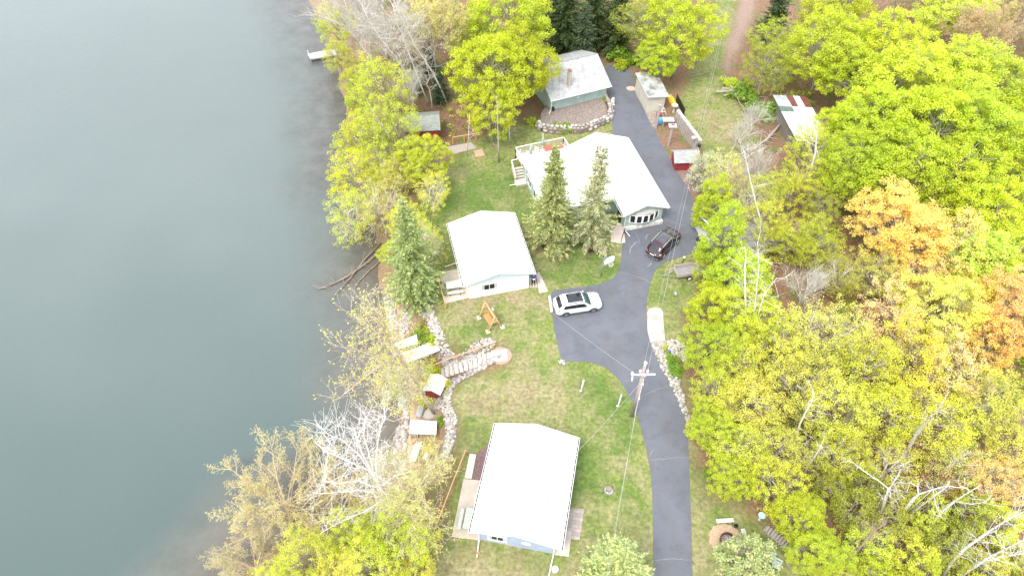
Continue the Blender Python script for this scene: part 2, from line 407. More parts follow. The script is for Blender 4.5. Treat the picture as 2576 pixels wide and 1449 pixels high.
bnk = m.ramp(m.noise(w, 5, 8, .7), [(.3, (.12, .08, .04)), (.5, (.28, .20, .11)), (.7, (.42, .33, .2))])
c = m.mix(m.attr('bank'), lit, bnk)
c = m.mix(m.attr('lawn'), c, lw); c = m.mix(m.attr('path'), c, pth); c = m.mix(m.attr('mulch'), c, mul); c = m.mix(m.attr('sand'), c, snd)
m.col(c).set(Roughness=.95); m.bump(m.noise(w, 9, 6, .7), .5, .06)
gm.materials.append(m.mat); mobj('ground', gm, None, kind='structure')

# lake
wx = grid(-90, 8, .8, [2,6,15,40,100,300,900]); wy = grid(6, 130, .8, [2,6,15,40,100,300,1200])
WX, WY = np.meshgrid(wx, wy); WP = np.stack([WX.ravel(), WY.ravel()], 1); n2 = len(wx)
ii = np.arange(len(wy)-1)[:, None]*n2+np.arange(n2-1)[None]
WF = np.stack([ii, ii+1, ii+1+n2, ii+n2], -1).reshape(-1, 4)
wd = sdist(WP); cen = (WP[WF[:, 0]]+WP[WF[:, 2]])/2
keep = sdist(cen) < 2.5; WF = WF[keep]
wm_ = npmesh('lake_water', np.column_stack([WP, np.full(len(WP), WZ)]), 4, True, WF)
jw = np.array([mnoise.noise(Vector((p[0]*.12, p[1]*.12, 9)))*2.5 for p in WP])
gattr(wm_, 'south_tone', np.clip((62-WP[:, 1]+jw*2)/45, 0, 1)); gattr(wm_, 'shallow', np.clip(1-(-wd+jw*.9)/9.5, 0, 1)**1.05)  # first weight rises southwards, steering the painted sky sheen and the tone of the shallows
m = NT('lake_surface'); w = m.wpos()
south_tone = m.mix(m.attr('south_tone'), m.ramp(m.noise(w, .05, 3), [(.3, (.120, .145, .142)), (.7, (.132, .157, .153))]), (.074, .103, .098))  # sky reflection painted into the water colour: paler northwards, darker southwards
shal = m.mix(m.attr('south_tone'), m.ramp(m.noise(w, .5, 6, .7), [(.35, (.065, .058, .052)), (.65, (.13, .12, .108))]), m.ramp(m.noise(w, .6, 5, .6), [(.3, (.12, .10, .08)), (.7, (.21, .17, .145))]))
m.col(m.mix(m.attr('shallow'), south_tone, shal)).set(Roughness=.07, IOR=1.33)
r1 = m.noise(m.wpos(scale=(1, 2.2, 1), rot=(0,0,.5)), 1.6, 4, .6, .5); r2 = m.noise(m.wpos(scale=(1.5, 1, 1), rot=(0,0,-.3)), 5, 3, .6)
m.bump(m.math('ADD', r1, m.math('MULTIPLY', r2, .5)), .6, .06)
wm_.materials.append(m.mat); mobj('lake_water', wm_, None, kind='structure')

# driveway
dw = [(1645,1560),(1644,1449),(1643,1300),(1640,1210),(1625,1120),(1602,1040),(1578,985),(1552,947),(1518,920),(1480,909),(1425,909),(1411,905),(1395,830),(1380,731),(1430,726),(1500,717),(1538,704),(1557,682),(1563,655),(1566,600),(1567,565),(1590,555),(1600,480),(1560,400),(1540,345),(1539,300),(1538,250),(1526,226),(1512,190),(1522,165),(1572,161),(1594,185),(1596,232),(1626,286),(1646,324),(1655,342),(1693,416),(1702,432),(1727,468),(1744,503),(1750,530),(1763,560),(1778,620),(1745,637),(1700,650),(1673,659),(1656,670),(1645,688),(1636,713),(1628,740),(1626,786),(1629,834),(1636,863),(1655,908),(1679,950),(1702,997),(1718,1030),(1725,1060),(1731,1102),(1733,1160),(1738,1290),(1742,1449),(1745,1560)]
def smooth_poly(P, it=2):
    P = [Vector(p) for p in P]
    for _ in range(it):
        Q = []
        for i in range(len(P)):
            a, b = P[i], P[(i+1) % len(P)]; Q += [a*.8+b*.2, a*.2+b*.8]
        P = Q
    return P
dpts = smooth_poly([U(x, y, .03).xy for x, y in dw])
m = NT('sealed_asphalt'); w = m.wpos()
f = m.noise(w, 14, 6, .7); g = m.noise(w, .22, 5, .6, .6); h = m.noise(m.wpos(scale=(1, .25, 1), rot=(0,0,.15)), .9, 5, .6)
base = m.ramp(f, [(.3, (.092, .098, .118)), (.7, (.124, .130, .154))])
base = m.mix(m.ramp(g, [(.4, 0), (.65, .55)]), base, (.150, .156, .185))
base = m.mix(m.ramp(m.noise(w, .7, 5, .7), [(.5, 0), (.6, .35)]), base, (.075, .078, .092)); base = m.mix(m.ramp(h, [(.5, 0), (.7, .4)]), base, (.12, .10, .095))
m.col(base).set(Roughness=.82); m.bump(f, .3, .01)
ASPH = m.mat
MB().prism([tuple(p) for p in dpts], -.2, .03).build('driveway', ASPH, kind='structure')
CRACK = basic('crack_sealant', (.19, .18, .19), .9, .25, 9); SCUFF = basic('tyre_scuff', (.19, .20, .225), .9, .35, 5)
rng = random.Random(5)
def strip(mb, pts, wid, z, wob=0.05, sub=6):
    P = [U(x, y, z) for x, y in pts]; Q = []
    for a, b in zip(P[:-1], P[1:]):
        for i in range(sub): Q.append(a.lerp(b, i/sub)+Vector((rng.uniform(-wob, wob), rng.uniform(-wob, wob), 0)))
    Q.append(P[-1]); V = []
    for i, p in enumerate(Q):
        d = (Q[min(i+1, len(Q)-1)]-Q[max(0, i-1)]).normalized(); n = Vector((-d.y, d.x, 0))
        wd_ = wid*(.35+.65*math.sin(math.pi*(i+.5)/len(Q)))*rng.uniform(.6, 1.3)
        V += [p+n*wd_/2, p-n*wd_/2]
    mb.add(V, [(2*i, 2*i+1, 2*i+3, 2*i+2) for i in range(len(Q)-1)])
mb = MB()
for pts in ([(1558,686),(1590,692),(1625,703),(1640,716)], [(1573,960),(1610,945),(1650,928)], [(1590,1004),(1640,985),(1680,970)], [(1634,1156),(1680,1153),(1737,1149)], [(1645,1410),(1690,1405),(1740,1408)], [(1672,552),(1700,562),(1735,572)], [(1632,1150),(1642,1132)], [(1598,585),(1606,600),(1610,612)]):
    strip(mb, pts, .075, .036)
mb.build('driveway_cracks', CRACK, kind='structure')
mb = MB()
for pts in ([(1584,640),(1586,625),(1597,612),(1608,607)], [(1640,660),(1642,650),(1640,642)], [(1628,672),(1636,666),(1641,655)], [(1625,605),(1626,594),(1633,588)]): strip(mb, pts, .16, .037, .01)
mb.build('tyre_scuffs', SCUFF, kind='structure')

# patios, paths and pads (sheets of concrete lying on the lawn)
def pad(name, pts, mat, z=.06, z0=-.25, kind='structure', **k):
    return MB().prism([tuple(U(x, y, z).xy) for x, y in pts], z0, z).build(name, mat, kind=kind, **k)
pad('patio', [(1106,684),(1152,677),(1195,745),(1120,763)], CONC)
pad('patio', [(1166,1204),(1232,1210),(1215,1350),(1208,1358),(1136,1349)], CONC)
pad('patio', [(1395,1375),(1405,1330),(1438,1336),(1431,1399),(1390,1394)], CONC)
pad('patio', [(1395,1345),(1400,1340),(1406,1275),(1470,1280),(1458,1357),(1440,1356)], shingle('paver_bricks', (.44,.37,.34), R(10), .55, .3, .9, .2), z=.05)
pad('path', [(1348,688),(1356,684),(1380,733),(1356,738)], shingle('paving_slabs', (.56,.47,.43), R(-14), .6, .6, .9, .1), z=.05)
pad('path', [(1320,700),(1346,696),(1352,722),(1330,722)], CONC, z=.055)
pad('walkway', [(1540,570),(1568,560),(1573,610),(1562,612),(1536,608)], basic('pink_concrete', (.62,.50,.44), .9, .1, 2), z=.05)
pad('path', [(1380,610),(1440,592),(1530,570),(1535,578),(1450,600),(1388,618)], basic('brown_path', (.36,.28,.22), .9, .25, 3), z=.03)
cp = [(1628,786),(1632,778),(1645,773),(1660,774),(1668,785),(1671,830),(1674,860),(1637,863),(1629,834)]
pad('concrete_apron', cp, basic('worn_concrete', (.43,.38,.35), .9, .22, 1.0, bump=.2), z=.045)

# ---------------------------------------------------------------- buildings
def frame(o, deg): return Matrix.Translation(Vector((o[0], o[1], o[2] if len(o) > 2 else 0))) @ Matrix.Rotation(R(deg), 4, 'Z')
def nb(M): b = MB(); b.m = M; return b
def slab(b, a, c, d, e, t=.11):
    """a thick roof plane through four corners"""
    a, c, d, e = map(Vector, (a, c, d, e)); n = (c-a).cross(e-a).normalized()*t
    if n.z < 0: n = -n
    b.add([a-n, c-n, d-n, e-n, a, c, d, e], [(3,2,1,0),(4,5,6,7),(0,1,5,4),(1,2,6,5),(2,3,7,6),(3,0,4,7)])
def gable_roof(b, x0, x1, y0, y1, ze, zr, axis='y'):
    if axis == 'y':
        xm = (x0+x1)/2
        slab(b, (x0,y0,ze), (xm-.003,y0,zr), (xm-.003,y1,zr), (x0,y1,ze)); slab(b, (xm+.003,y0,zr), (x1,y0,ze), (x1,y1,ze), (xm+.003,y1,zr))
    else:
        ym = (y0+y1)/2
        slab(b, (x0,y0,ze), (x1,y0,ze), (x1,ym-.003,zr), (x0,ym-.003,zr)); slab(b, (x0,ym+.003,zr), (x1,ym+.003,zr), (x1,y1,ze), (x0,y1,ze))
def gable_wall(b, x0, x1, y0, y1, ze, zr, axis='y', z0=0):
    if axis == 'y':
        xm = (x0+x1)/2; V = [(x0,y0,z0),(x1,y0,z0),(x1,y0,ze),(xm,y0,zr),(x0,y0,ze)]; W = [(x,y1,z) for x,y,z in V]
    else:
        ym = (y0+y1)/2; V = [(x0,y1,z0),(x0,y0,z0),(x0,y0,ze),(x0,ym,zr),(x0,y1,ze)]; W = [(x1,y,z) for x,y,z in V]
    b.add(V+W, [(0,1,2,3,4),(9,8,7,6,5)]+[(i, i+5, (i+1) % 5+5, (i+1) % 5) for i in range(5)])
def gutter(root, M, x, y0, y1, z, side, mat=None):
    b = nb(M); b.box((x+side*.115, (y0+y1)/2, z-.055), (.03, y1-y0, .11)); b.box((x+side*.055, (y0+y1)/2, z-.11), (.10, y1-y0, .02))
    n = int((y1-y0)/.75)
    for i in range(n+1): b.box((x+side*.055, y0+.02+(y1-y0-.04)*i/n, z-.015), (.10, .03, .015))
    g = b.build('gutter', mat or WHITE, root)
    c = nb(M); c.box((x+side*.05, (y0+y1)/2, z-.085), (.085, y1-y0-.05, .02)); c.build('gutter_channel', DARK, g)
def window(root, M, x, y, z, w, h, nrm=-1, curtain=True, axis='x'):
    """window on a wall facing local -y (nrm -1); axis y turns it onto an x-facing wall"""
    T = M @ Matrix.Translation((x, y, z)) @ (Matrix.Rotation(0 if axis == 'x' else R(-90), 4, 'Z'))
    t = .09; b = nb(T)
    b.box((0, -.03, h/2+t/2), (w+2*t, .07, t)); b.box((0, -.03, -h/2-t/2), (w+2*t, .07, t))
    for s in (-1, 1): b.box((s*(w/2+t/2), -.03, 0), (t, .07, h))
    f = b.build('window', WHITE, root)
    g = nb(T); g.box((0, -.012, 0), (w, .02, h)); g.build('pane', GLASS, f)
    g = nb(T); g.box((0, -.04, 0), (.05, .05, h)); g.build('mullion', WHITE, f)
    if curtain:
        for s in (-1, 1):
            g = nb(T); g.box((s*(w/2-.13), -.028, 0), (.24, .008, h-.02))
            for k in range(3): g.box((s*(w/2-.05-.08*k), -.031, 0), (.03, .008, h-.03))
            g.build('curtain', basic_once('curtain_cloth', (.45,.47,.48)), f)
_bo = {}
def basic_once(n, c, **k):
    if n not in _bo: _bo[n] = basic(n, c, **k)
    return _bo[n]
def downspout(root, pts, mat=None): MB().tube(pts, .05, 4).build('downspout', mat or WHITE, root)
def vent(root, M, x, y, z, h=.35, r=.06):
    b = nb(M); b.cyl((x, y, z), r, h, 10); b.lathe((x, y, z+h), [(r*1.8, 0), (r*1.8, .04), (r*.4, .10)], 10); b.build('roof_vent', GREYM, root, True)

# white cottage in the middle
M = frame((-2.2, 48.5), 13.4)
t = thing('cottage', 'small white cottage with low white gable roof, in the middle of the photo', 'cottage', (-2.2, 48.5, 0))
wmat = ridged('white_siding', (.74,.77,.76), .2, -R(13.4), .6, .22)
b = nb(M); gable_wall(b, -3.0, 3.0, -4.0, 3.95, 2.27, 3.12); b.build('wall', wmat, t)
b = nb(M); gable_roof(b, -3.5, 3.5, -4.35, 4.35, 2.42, 3.42); b.build('roof', WROOF, t)
b = nb(M); b.add([(-3.3,-4.02,2.28),(3.3,-4.02,2.28),(0,-4.02,3.25)], [(0,1,2)]); b.add([(-3.0,-4.012,2.0),(3.0,-4.012,2.0),(3.0,-4.012,2.27),(-3.0,-4.012,2.27)], [(0,1,2,3)])
b.build('gable_trim', basic('blue_grey_trim', (.55,.62,.68), .6, .06, 2), t)
for s in (-1, 1): gutter(t, M, 3.5*s, -4.35, 4.35, 2.40, s)
window(t, M, -.95, -4.02, 1.35, 1.5, .75)
b = nb(M); b.box((3.02, -2.9, 1.0), (.05, .9, 2.0)); d = b.build('door', basic('dark_screen_door', (.06,.06,.07), .4, .2), t)
b = nb(M); b.ball((3.08, -3.2, 1.0), .04, 8, 6); b.build('handle', GREYM, d)
vent(t, M, 1.9, .2, 2.85, .3); vent(t, M, -.4, .4, 3.25, .2); vent(t, M, .1, -3.6, 3.35, .1, .04)
b = nb(M); b.tube([(-3.55, .7, 2.3), (-3.5, .7, 2.1), (-3.4, .7, .3), (-4.6, .6, .12)], .05, 4); b.build('downspout', WHITE, t)

# blue cottage at the bottom
M = frame((1.12, 23.7), -11.1)
t = thing('cottage', 'light blue sided cottage with wide white gable roof, nearest the bottom edge', 'cottage', (1.12, 23.7, 0))
b = nb(M); gable_wall(b, -2.8, 2.8, -4.12, 4.15, 2.27, 3.1); b.build('wall', ridged('blue_siding', (.34,.40,.52), .2, R(11.1), .6, .25), t)
b = nb(M); gable_roof(b, -3.42, 3.42, -4.62, 4.62, 2.42, 3.42); b.build('roof', WROOF, t)
for s in (-1, 1): gutter(t, M, 3.42*s, -4.62, 4.62, 2.40, s)
window(t, M, -1.45, -4.14, 1.05, 1.35, .75)
b = nb(M); b.lathe((0,0,0), [(.01,0),(.01,0)], 3); 
b = MB(); b.m = M @ Matrix.Translation((.75, -4.13, 1.05)) @ Matrix.Rotation(R(90), 4, 'X') @ Matrix.Diagonal((1.0, .62, 1, 1)); b.lathe((0,0,0), [(.36, 0), (.36, .03), (.30, .04), (.30, .035)], 24); b.build('sign_plaque', WHITE, t)
c0 = M @ Vector((-2.85, -4.2, 0)); downspout(t, [M@Vector((-3.3,-4.5,2.35)), M@Vector((-2.87,-4.22,2.1)), M@Vector((-2.87,-4.22,.2)), M@Vector((-2.75,-5.5,.12))])
downspout(t, [M@Vector((3.3,-4.5,2.35)), M@Vector((2.87,-4.22,2.1)), M@Vector((2.87,-4.22,.2)), M@Vector((2.75,-6.4,.12))])
vent(t, M, 1.85, -1.2, 2.8, .12); vent(t, M, -.15, .6, 3.3, .22); vent(t, M, .2, 1.2, 3.3, .06)
b = nb(M); b.box((2.82, -1.6, 1.0), (.05, .9, 2.0)); d = b.build('door', WHITE, t)

# green house
M = frame((13.3, 65.9), 15.2); HM = M
t = HOUSE = thing('house', 'sage green house with a large white angled roof, five-pane bow window and wooden deck', 'house', (13.3, 65.9, 0))
GRN = ridged('sage_siding', (.36,.47,.43), .25, -R(15.2), .6, .18); GRN2 = ridged('sage_siding_side', (.33,.44,.41), .25, -R(15.2), .6, .18, axis=1)
b = nb(M)
gable_wall(b, -7.6, -.45, -8.7, -.4, 2.32, 2.6)
gable_wall(b, -4.6, -.45, -11.7, -8.703, 2.32, 3.15)
gable_wall(b, -12.6, -7.603, -8.8, -.5, 2.32, 3.5, 'x')
b.build('wall', GRN, t)
b = nb(M)
slab(b, (-2.6,-12.05,3.45), (0,-12.05,2.45), (0,0,2.45), (-4.0,0,3.98))
slab(b, (-8.05,-7,2.45), (-3.2,-7,3.66), (-4.003,0,3.98), (-8.05,0,2.45))
slab(b, (-5.05,-12.05,2.45), (-2.603,-12.05,3.45), (-3.2,-6.9,3.665), (-5.05,-6.9,2.9))
slab(b, (-5.05,-12.05,2.45), (-4.6,-12.05,2.63), (-4.6,-8.7,2.63), (-5.05,-8.7,2.45))
gable_roof(b, -13.1, -4.6, -9.3, 0.003, 2.452, 3.92, 'x')
b.build('roof', WROOF, t)
b = nb(M); b.bar((-5.05,-8.75,2.53), (-2.60,-8.75,3.47), .05, .16); b.bar((-13.05,-9.33,2.40), (-5.1,-9.33,2.40), .04, .14)
b.bar((-5.05,-12.08,2.38), (-2.6,-12.08,3.38), .04, .15); b.bar((-2.6,-12.08,3.38), (0,-12.08,2.38), .04, .15); b.build('fascia', basic('fascia_trim', (.70,.70,.68), .6, .1, 3), t)
gutter(t, M, 0.004, -12.05, 0, 2.43, 1); gutter(t, M, -5.055, -12.05, -9.4, 2.43, -1)
b = nb(M); b.box((-2.52, -11.82, .22), (4.5, .25, .44)); b.box((-.38, -10.4, .22), (.22, 2.7, .44)); b.build('stone_base', shingle('white_stone_facing', (.78,.76,.72), R(-15), .35, .2, .9, .1), t)
# bow window
BW = []; cx, cy, rad = -2.55, -9.6, 2.75
for i in range(6):
    a = R(-90-36+72*i/5); BW.append((cx+rad*math.sin(R(-36+72*i/5)), cy-rad*math.cos(R(-36+72*i/5))*1.0+.12))
fr = nb(M)
for z0, z1 in ((.95, 1.08), (1.98, 2.1)):
    fr.prism([(BW[0][0], -11.65)]+BW+[(BW[-1][0], -11.65)], z0, z1)
for p in BW: fr.box((p[0], p[1], 1.53), (.13, .13, .9))
bw = fr.build('window', WHITE, t, label='white five-pane bow window')
for i in range(5):
    a, c = Vector((*BW[i], 0)), Vector((*BW[i+1], 0)); g = nb(M)
    a2, c2 = a.lerp(c, .16), a.lerp(c, .84); nrm = Vector(((c-a).y, -(c-a).x, 0)).normalized()*.02
    g.obox(a2+Vector((0,0,1.10))+nrm*.4, c2-a2, nrm, Vector((0,0,.86))); g.build('pane', GLASS, bw)
    for q in (0, 1):
        s0 = a.lerp(c, .0 if q == 0 else .84); s1 = a.lerp(c, .16 if q == 0 else 1.0); g = nb(M); g.obox(s0+Vector((0,0,1.08)), s1-s0, nrm*1.2, Vector((0,0,.90))); g.build('sash', WHITE, bw)
b = nb(M); V = [(p[0], p[1], 2.1) for p in BW]+[(cx-1.2, -11.68, 2.42), (cx+1.2, -11.68, 2.42)]
b.add(V, [(5,4,3,2,7),(0,1,2,3)[:3]+(6,),(2,7,6),(1,2,6)]); b.add([V[0], V[5], (BW[5][0], -11.68, 2.1), (BW[0][0], -11.68, 2.1)], [(0,1,2,3)])
b.build('bow_window_roof', basic('grey_shingles', (.36,.36,.35), .9, .15, 8), t)
b = nb(M); b.tube([(-5.1,-12.1,2.35),(-4.68,-11.8,2.1),(-4.68,-11.8,.25),(-4.4,-12.9,.12)], .05, 4); b.build('downspout', WHITE, t)
b = nb(M); b.tube([(-13.2,-7.3,2.35),(-12.75,-6.4,2.1),(-12.75,-6.2,.25)], .05, 4); b.tube([(-12.7,-2.0,2.35),(-12.72,-2.0,.3),(-14.6,-1.9,.15)], .05, 4); b.build('downspout', WHITE, t)
for y0, h in ((-3.2, 1.0), (-5.6, 1.1)): window(t, M, -12.63, y0, 1.35, 1.4, h, axis='y', curtain=False)
b = nb(M); b.box((-4.64, -10.2, 1.05), (.06, 1.0, 2.1)); b.build('door', DARK, t)
b = nb(M); b.box((-6.2, -8.83, 1.4), (1.3, .05, 1.0)); b.build('window', GLASS, t)

# grey-roofed garage with the mulch bed
BEDZ = .62
p0 = U(1385,253.5,2.45).xy; p1 = U(1539,215.6,2.45).xy; ang = math.degrees(math.atan2(p1.y-p0.y, p1.x-p0.x)); GW = (p1-p0).length
M = frame((p0.x, p0.y), ang); GM = M
t = thing('garage', 'sage green garage with a weathered grey shingle roof behind the stone-edged mulch bed', 'garage', (p0.x, p0.y, 0))
b = nb(M); gable_wall(b, .35, GW-.35, .5, 8.2, 2.4, 4.15, 'x'); b.build('wall', ridged('garage_siding', (.36,.47,.44), .22, -R(ang), .6, .22), t)
b = nb(M); gable_roof(b, 0, GW, 0, 8.7, 2.45, 4.4, 'x'); b.build('roof', shingle('old_grey_shingles', (.46,.46,.47), -R(ang), .45, .2, .9, .4, stainc=(.17,.165,.16)), t)
b = nb(M); b.box((GW/2, 4.35, 4.42), (GW-.3, .16, .05)); b.build('ridge_vent', basic('ridge_grey', (.26,.26,.27), .8, .2), t)
b = nb(M); b.box((GW/2, -.06, 2.36), (GW, .10, .11)); b.tube([(.1,-.05,2.3),(.35,.42,2.1),(.35,.42,.85),(-.7,-.6,.35)], .055, 4); b.build('gutter', WHITE, t)
b = nb(M); b.box((GW*.36, 1.3, 3.9), (.42, .42, 2.3)); ch = b.build('chimney', shingle('pale_chimney_bricks', (.62,.55,.48), 0, .25, .1, .9, .2), t)
b = nb(M); b.box((GW*.36, 1.3, 5.09), (.5, .5, .07)); b.box((GW*.36, 1.3, 5.2), (.3, .3, .16)); b.build('chimney_cap', basic('faded_red_cap', (.30,.13,.11), .8, .2), ch)
b = nb(M); b.box((GW*.48, .46, 1.55), (.22, .1, .16)); b.build('wall_lamp', WHITE, t)

# beige storage shed
o = U(1624.6, 283.6).xy; o2 = U(1668.5, 281).xy; ang = 10; M = frame((o.x, o.y), ang)
a = (U(1594, 231).xy-o); dep = a.length; 
t = thing('shed', 'cream storage shed with a ribbed grey flat roof under the maple beside the driveway', 'shed', (o.x, o.y, 0))
b = nb(M); b.add([(0,0,0),(2.25,0,0),(2.25,0,2.3),(0,0,2.5),(-.1,4.6,0),(2.25,4.6,0),(2.25,4.6,2.3),(-.1,4.6,2.5)], [(0,1,2,3),(5,4,7,6),(4,0,3,7),(1,5,6,2)]); b.build('wall', ridged('cream_siding', (.54,.51,.43), .3, -R(10), .6, .12), t)
b = nb(M); slab(b, (-.2,-.35,2.62), (2.55,-.35,2.38), (2.55,4.8,2.38), (-.25,4.8,2.62), .1); b.build('roof', ridged('ribbed_roof', (.42,.43,.44), .2, -R(10), .5, .5, c2=(.14,.11,.09), axis=1), t)
b = nb(M); b.bar((-.22,-.38,2.55), (2.57,-.38,2.31), .03, .14); b.bar((-.23,-.36,2.56), (-.28,4.8,2.56), .03, .14); b.build('fascia', basic_once('pale_blue_trim', (.55,.62,.66)), t)

# small dark red sheds
def gshed(label, cx, cy, z, ang, w, d, he, hr, wallm, roofm, axis='x', oh=.2, name='shed', cat='shed', door=None):
    M = frame((cx, cy, z), ang); t = thing(name, label, cat, (cx, cy, z))
    b = nb(M); gable_wall(b, -w/2, w/2, -d/2, d/2, he-.05, hr-.1, axis, -.3); wl = b.build('wall', wallm, t)
    b = nb(M); gable_roof(b, -w/2-oh, w/2+oh, -d/2-oh, d/2+oh, he-.02, hr, axis); b.build('roof', roofm, t)
    b = nb(M); 
    if axis == 'x': b.box((-w/2-.02, 0, he*.42), (.04, d*.4, he*.8))
    else: b.box((0, -d/2-.02, he*.42), (w*.4, .04, he*.8))
    b.build('door', door or RED, t)
    return t, M
REDS = ridged('red_vertical_boards', (.30,.035,.045), .15, 0, .7, .25)
p = U(1722, 418, 0)
gshed('small dark red shed with pale grey shingles at the driveway edge by the blossoming tree', p.x-.1, p.y+.2, 0, 3, 2.5, 1.9, 1.3, 2.05, REDS, shingle('light_grey_shingles', (.40,.40,.40), 0, .35, .2, .9, .1), 'x', .25)
p = G(1078, 358)
t, M = gshed('larger dark red shed with a grey shingled roof half hidden by the shore trees', p.x-.8, p.y+1.2, p.z, 6, 4.0, 3.2, 2.1, 2.9, REDS, shingle('grey_green_shingles', (.30,.32,.30), 0, .4, .18, .9, .2), 'x', .25)
p = G(1100, 1000)
t, M = gshed('tiny red-fronted pump house with a ribbed white roof below the stone steps', p.x-.15, p.y+.75, p.z-.1, -18, 1.4, 1.5, 1.1, 1.5, RED, ridged('ribbed_white_roof', (.70,.71,.72), .12, R(18), .5, .3), 'y', .15)
# metal patched shed in the wood
p = U(2003, 335, 0)
M = frame((p.x, p.y), 4); t = thing('shed', 'long shed roofed in patched white, rust red and grey metal sheets under the trees', 'shed', (p.x, p.y, 0))
b = nb(M); b.add([(-1.9,-4.2,0),(1.7,-4.2,0),(1.7,-4.2,1.95),(-1.9,-4.2,2.3),(-1.9,4.2,0),(1.7,4.2,0),(1.7,4.2,1.95),(-1.9,4.2,2.3)], [(0,1,2,3),(5,4,7,6),(4,0,3,7),(1,5,6,2)]); b.build('wall', basic('old_grey_boards', (.20,.18,.16), .9, .3), t)
cols = {'w': (.78,.78,.78), 'g': (.42,.45,.48), 'r': (.20,.07,.06), 'd': (.13,.18,.16)}
grid_ = ['ggrwr', 'gwrwr', 'ddwww', 'wwwww', 'wwwww', 'wgwww', 'gwwww', 'gwwww']
for k, cc in cols.items():
    mt_ = ridged('roof_sheet_'+{'w':'white','g':'grey','r':'rust','d':'green'}[k], cc, .15, -R(8), .45, .3, .2)
    for r_, row in enumerate(grid_):
        for c_, ch_ in enumerate(row):
            if ch_ != k: continue
            x0 = -2.2+c_*.86; x1 = x0+.87; y1 = 4.5-r_*1.12; y0 = y1-1.15; zz = lambda x: 2.42-.1*(x+2.2)+.004*((c_+r_) % 3)
            b = nb(M); slab(b, (x0,y0,zz(x0)), (x1,y0,zz(x1)), (x1,y1,zz(x1)), (x0,y1,zz(x0)), .03); b.build('roof_sheet', mt_, t)
# garage behind the column of lime trees, right of the dark car
a, c = U(1761,556,0), U(1777,618,0)
p = U(1832, 557, 2.6)
M = frame((p.x+.5, p.y-.5), 12); t = thing('garage', 'white garage with grey shingle roof, mostly hidden by lime trees beside the parking area', 'garage', (p.x, p.y, 0))
b = nb(M); gable_wall(b, -2.6, 2.6, -2.8, 2.8, 2.3, 3.3, 'x'); b.build('wall', WHITE, t)
b = nb(M); gable_roof(b, -3.0, 3.0, -3.2, 3.2, 2.4, 3.5, 'x'); b.build('roof', shingle('grey_garage_shingles', (.27,.26,.25), 0, .4, .2, .9, .25), t)
b = nb(M); b.bar((-3.03,-3.2,2.33), (-3.03,0,3.43), .04, .2); b.bar((-3.03,0,3.43), (-3.03,3.2,2.33), .04, .2); b.build('fascia', WHITE, t)
b = nb(M); b.box((-2.63, -.2, 1.0), (.05, 2.4, 2.0)); b.build('garage_door', WHITE, t)
p = U(2145, 318, 2); M = frame((p.x, p.y), 10); t = thing('shed', 'small pale-roofed shed far inside the wood right of the patched metal shed', 'shed', (p.x, p.y, 0))
b = nb(M); gable_wall(b, -1.2, 1.2, -1.6, 1.6, 1.8, 2.3); b.build('wall', OLDW, t); b = nb(M); gable_roof(b, -1.4, 1.4, -1.8, 1.8, 1.8, 2.4); b.build('roof', WHITE, t)

# ---------------------------------------------------------------- vehicles
STN = [(-2.36,.62,.50,.78,.5,.84),(-2.31,.80,.40,.92,.62,.98),(-2.18,.90,.32,1.02,.68,1.10),(-2.02,.94,.28,1.07,.71,1.28),(-1.75,.955,.27,1.08,.72,1.52),(-1.5,.96,.26,1.075,.735,1.63),
       (-1.0,.965,.25,1.06,.745,1.68),(0,.965,.25,1.03,.75,1.69),(.45,.965,.25,1.01,.74,1.63),(.75,.962,.25,1.0,.74,1.46),(1.0,.958,.25,.99,.76,1.24),(1.22,.955,.25,.98,.80,1.06),
       (1.45,.95,.26,.96,.78,1.01),(1.9,.93,.27,.90,.74,.96),(2.15,.88,.30,.84,.64,.89),(2.29,.78,.34,.76,.55,.80),(2.36,.60,.42,.66,.45,.70)]
SX = np.array([s[0] for s in STN])
def car_surf(x, s):
    w, zb, zs, wr, zr = [float(np.interp(x, SX, [q[i] for q in STN])) for i in range(1, 6)]
    c = [(0, zb), (w-.12, zb), (w-.02, zb+.10), (w, .62*zs+.38*zb+.02), (w-.035, zs), (wr+.02, zr-.09), (wr-.13, zr-.012), (0, zr+.03)]
    i = min(6, int(s)); t = s-i
    return Vector((x, c[i][0]*(1-t)+c[i+1][0]*t, c[i][1]*(1-t)+c[i+1][1]*t))
def car_patch(x0f, x1f, s0, s1, sgn, nx=10, ns=4, off=.008):
    """patch of body surface; x0f/x1f give the x range for a ring value"""
    V = []; F = []
    for j in range(ns+1):
        s = s0+(s1-s0)*j/ns; xa, xb = x0f(j/ns), x1f(j/ns)
        for i in range(nx+1):
            x = xa+(xb-xa)*i/nx; p = car_surf(x, s); e = 1e-3
            n = (car_surf(x+e, s)-car_surf(x-e, s)).cross(car_surf(x, min(6.999, s+e))-car_surf(x, s-e))
            n = n.normalized() if n.length > 0 else Vector((0,0,1))
            if n.y < 0 and s < 5: n = -n
            if n.z < 0 and s >= 5: n = -n
            p = p+n*off; V.append((p.x, p.y*sgn, p.z))
    for j in range(ns):
        for i in range(nx): a = j*(nx+1)+i; F.append((a, a+1, a+nx+2, a+nx+1))
    return V, F
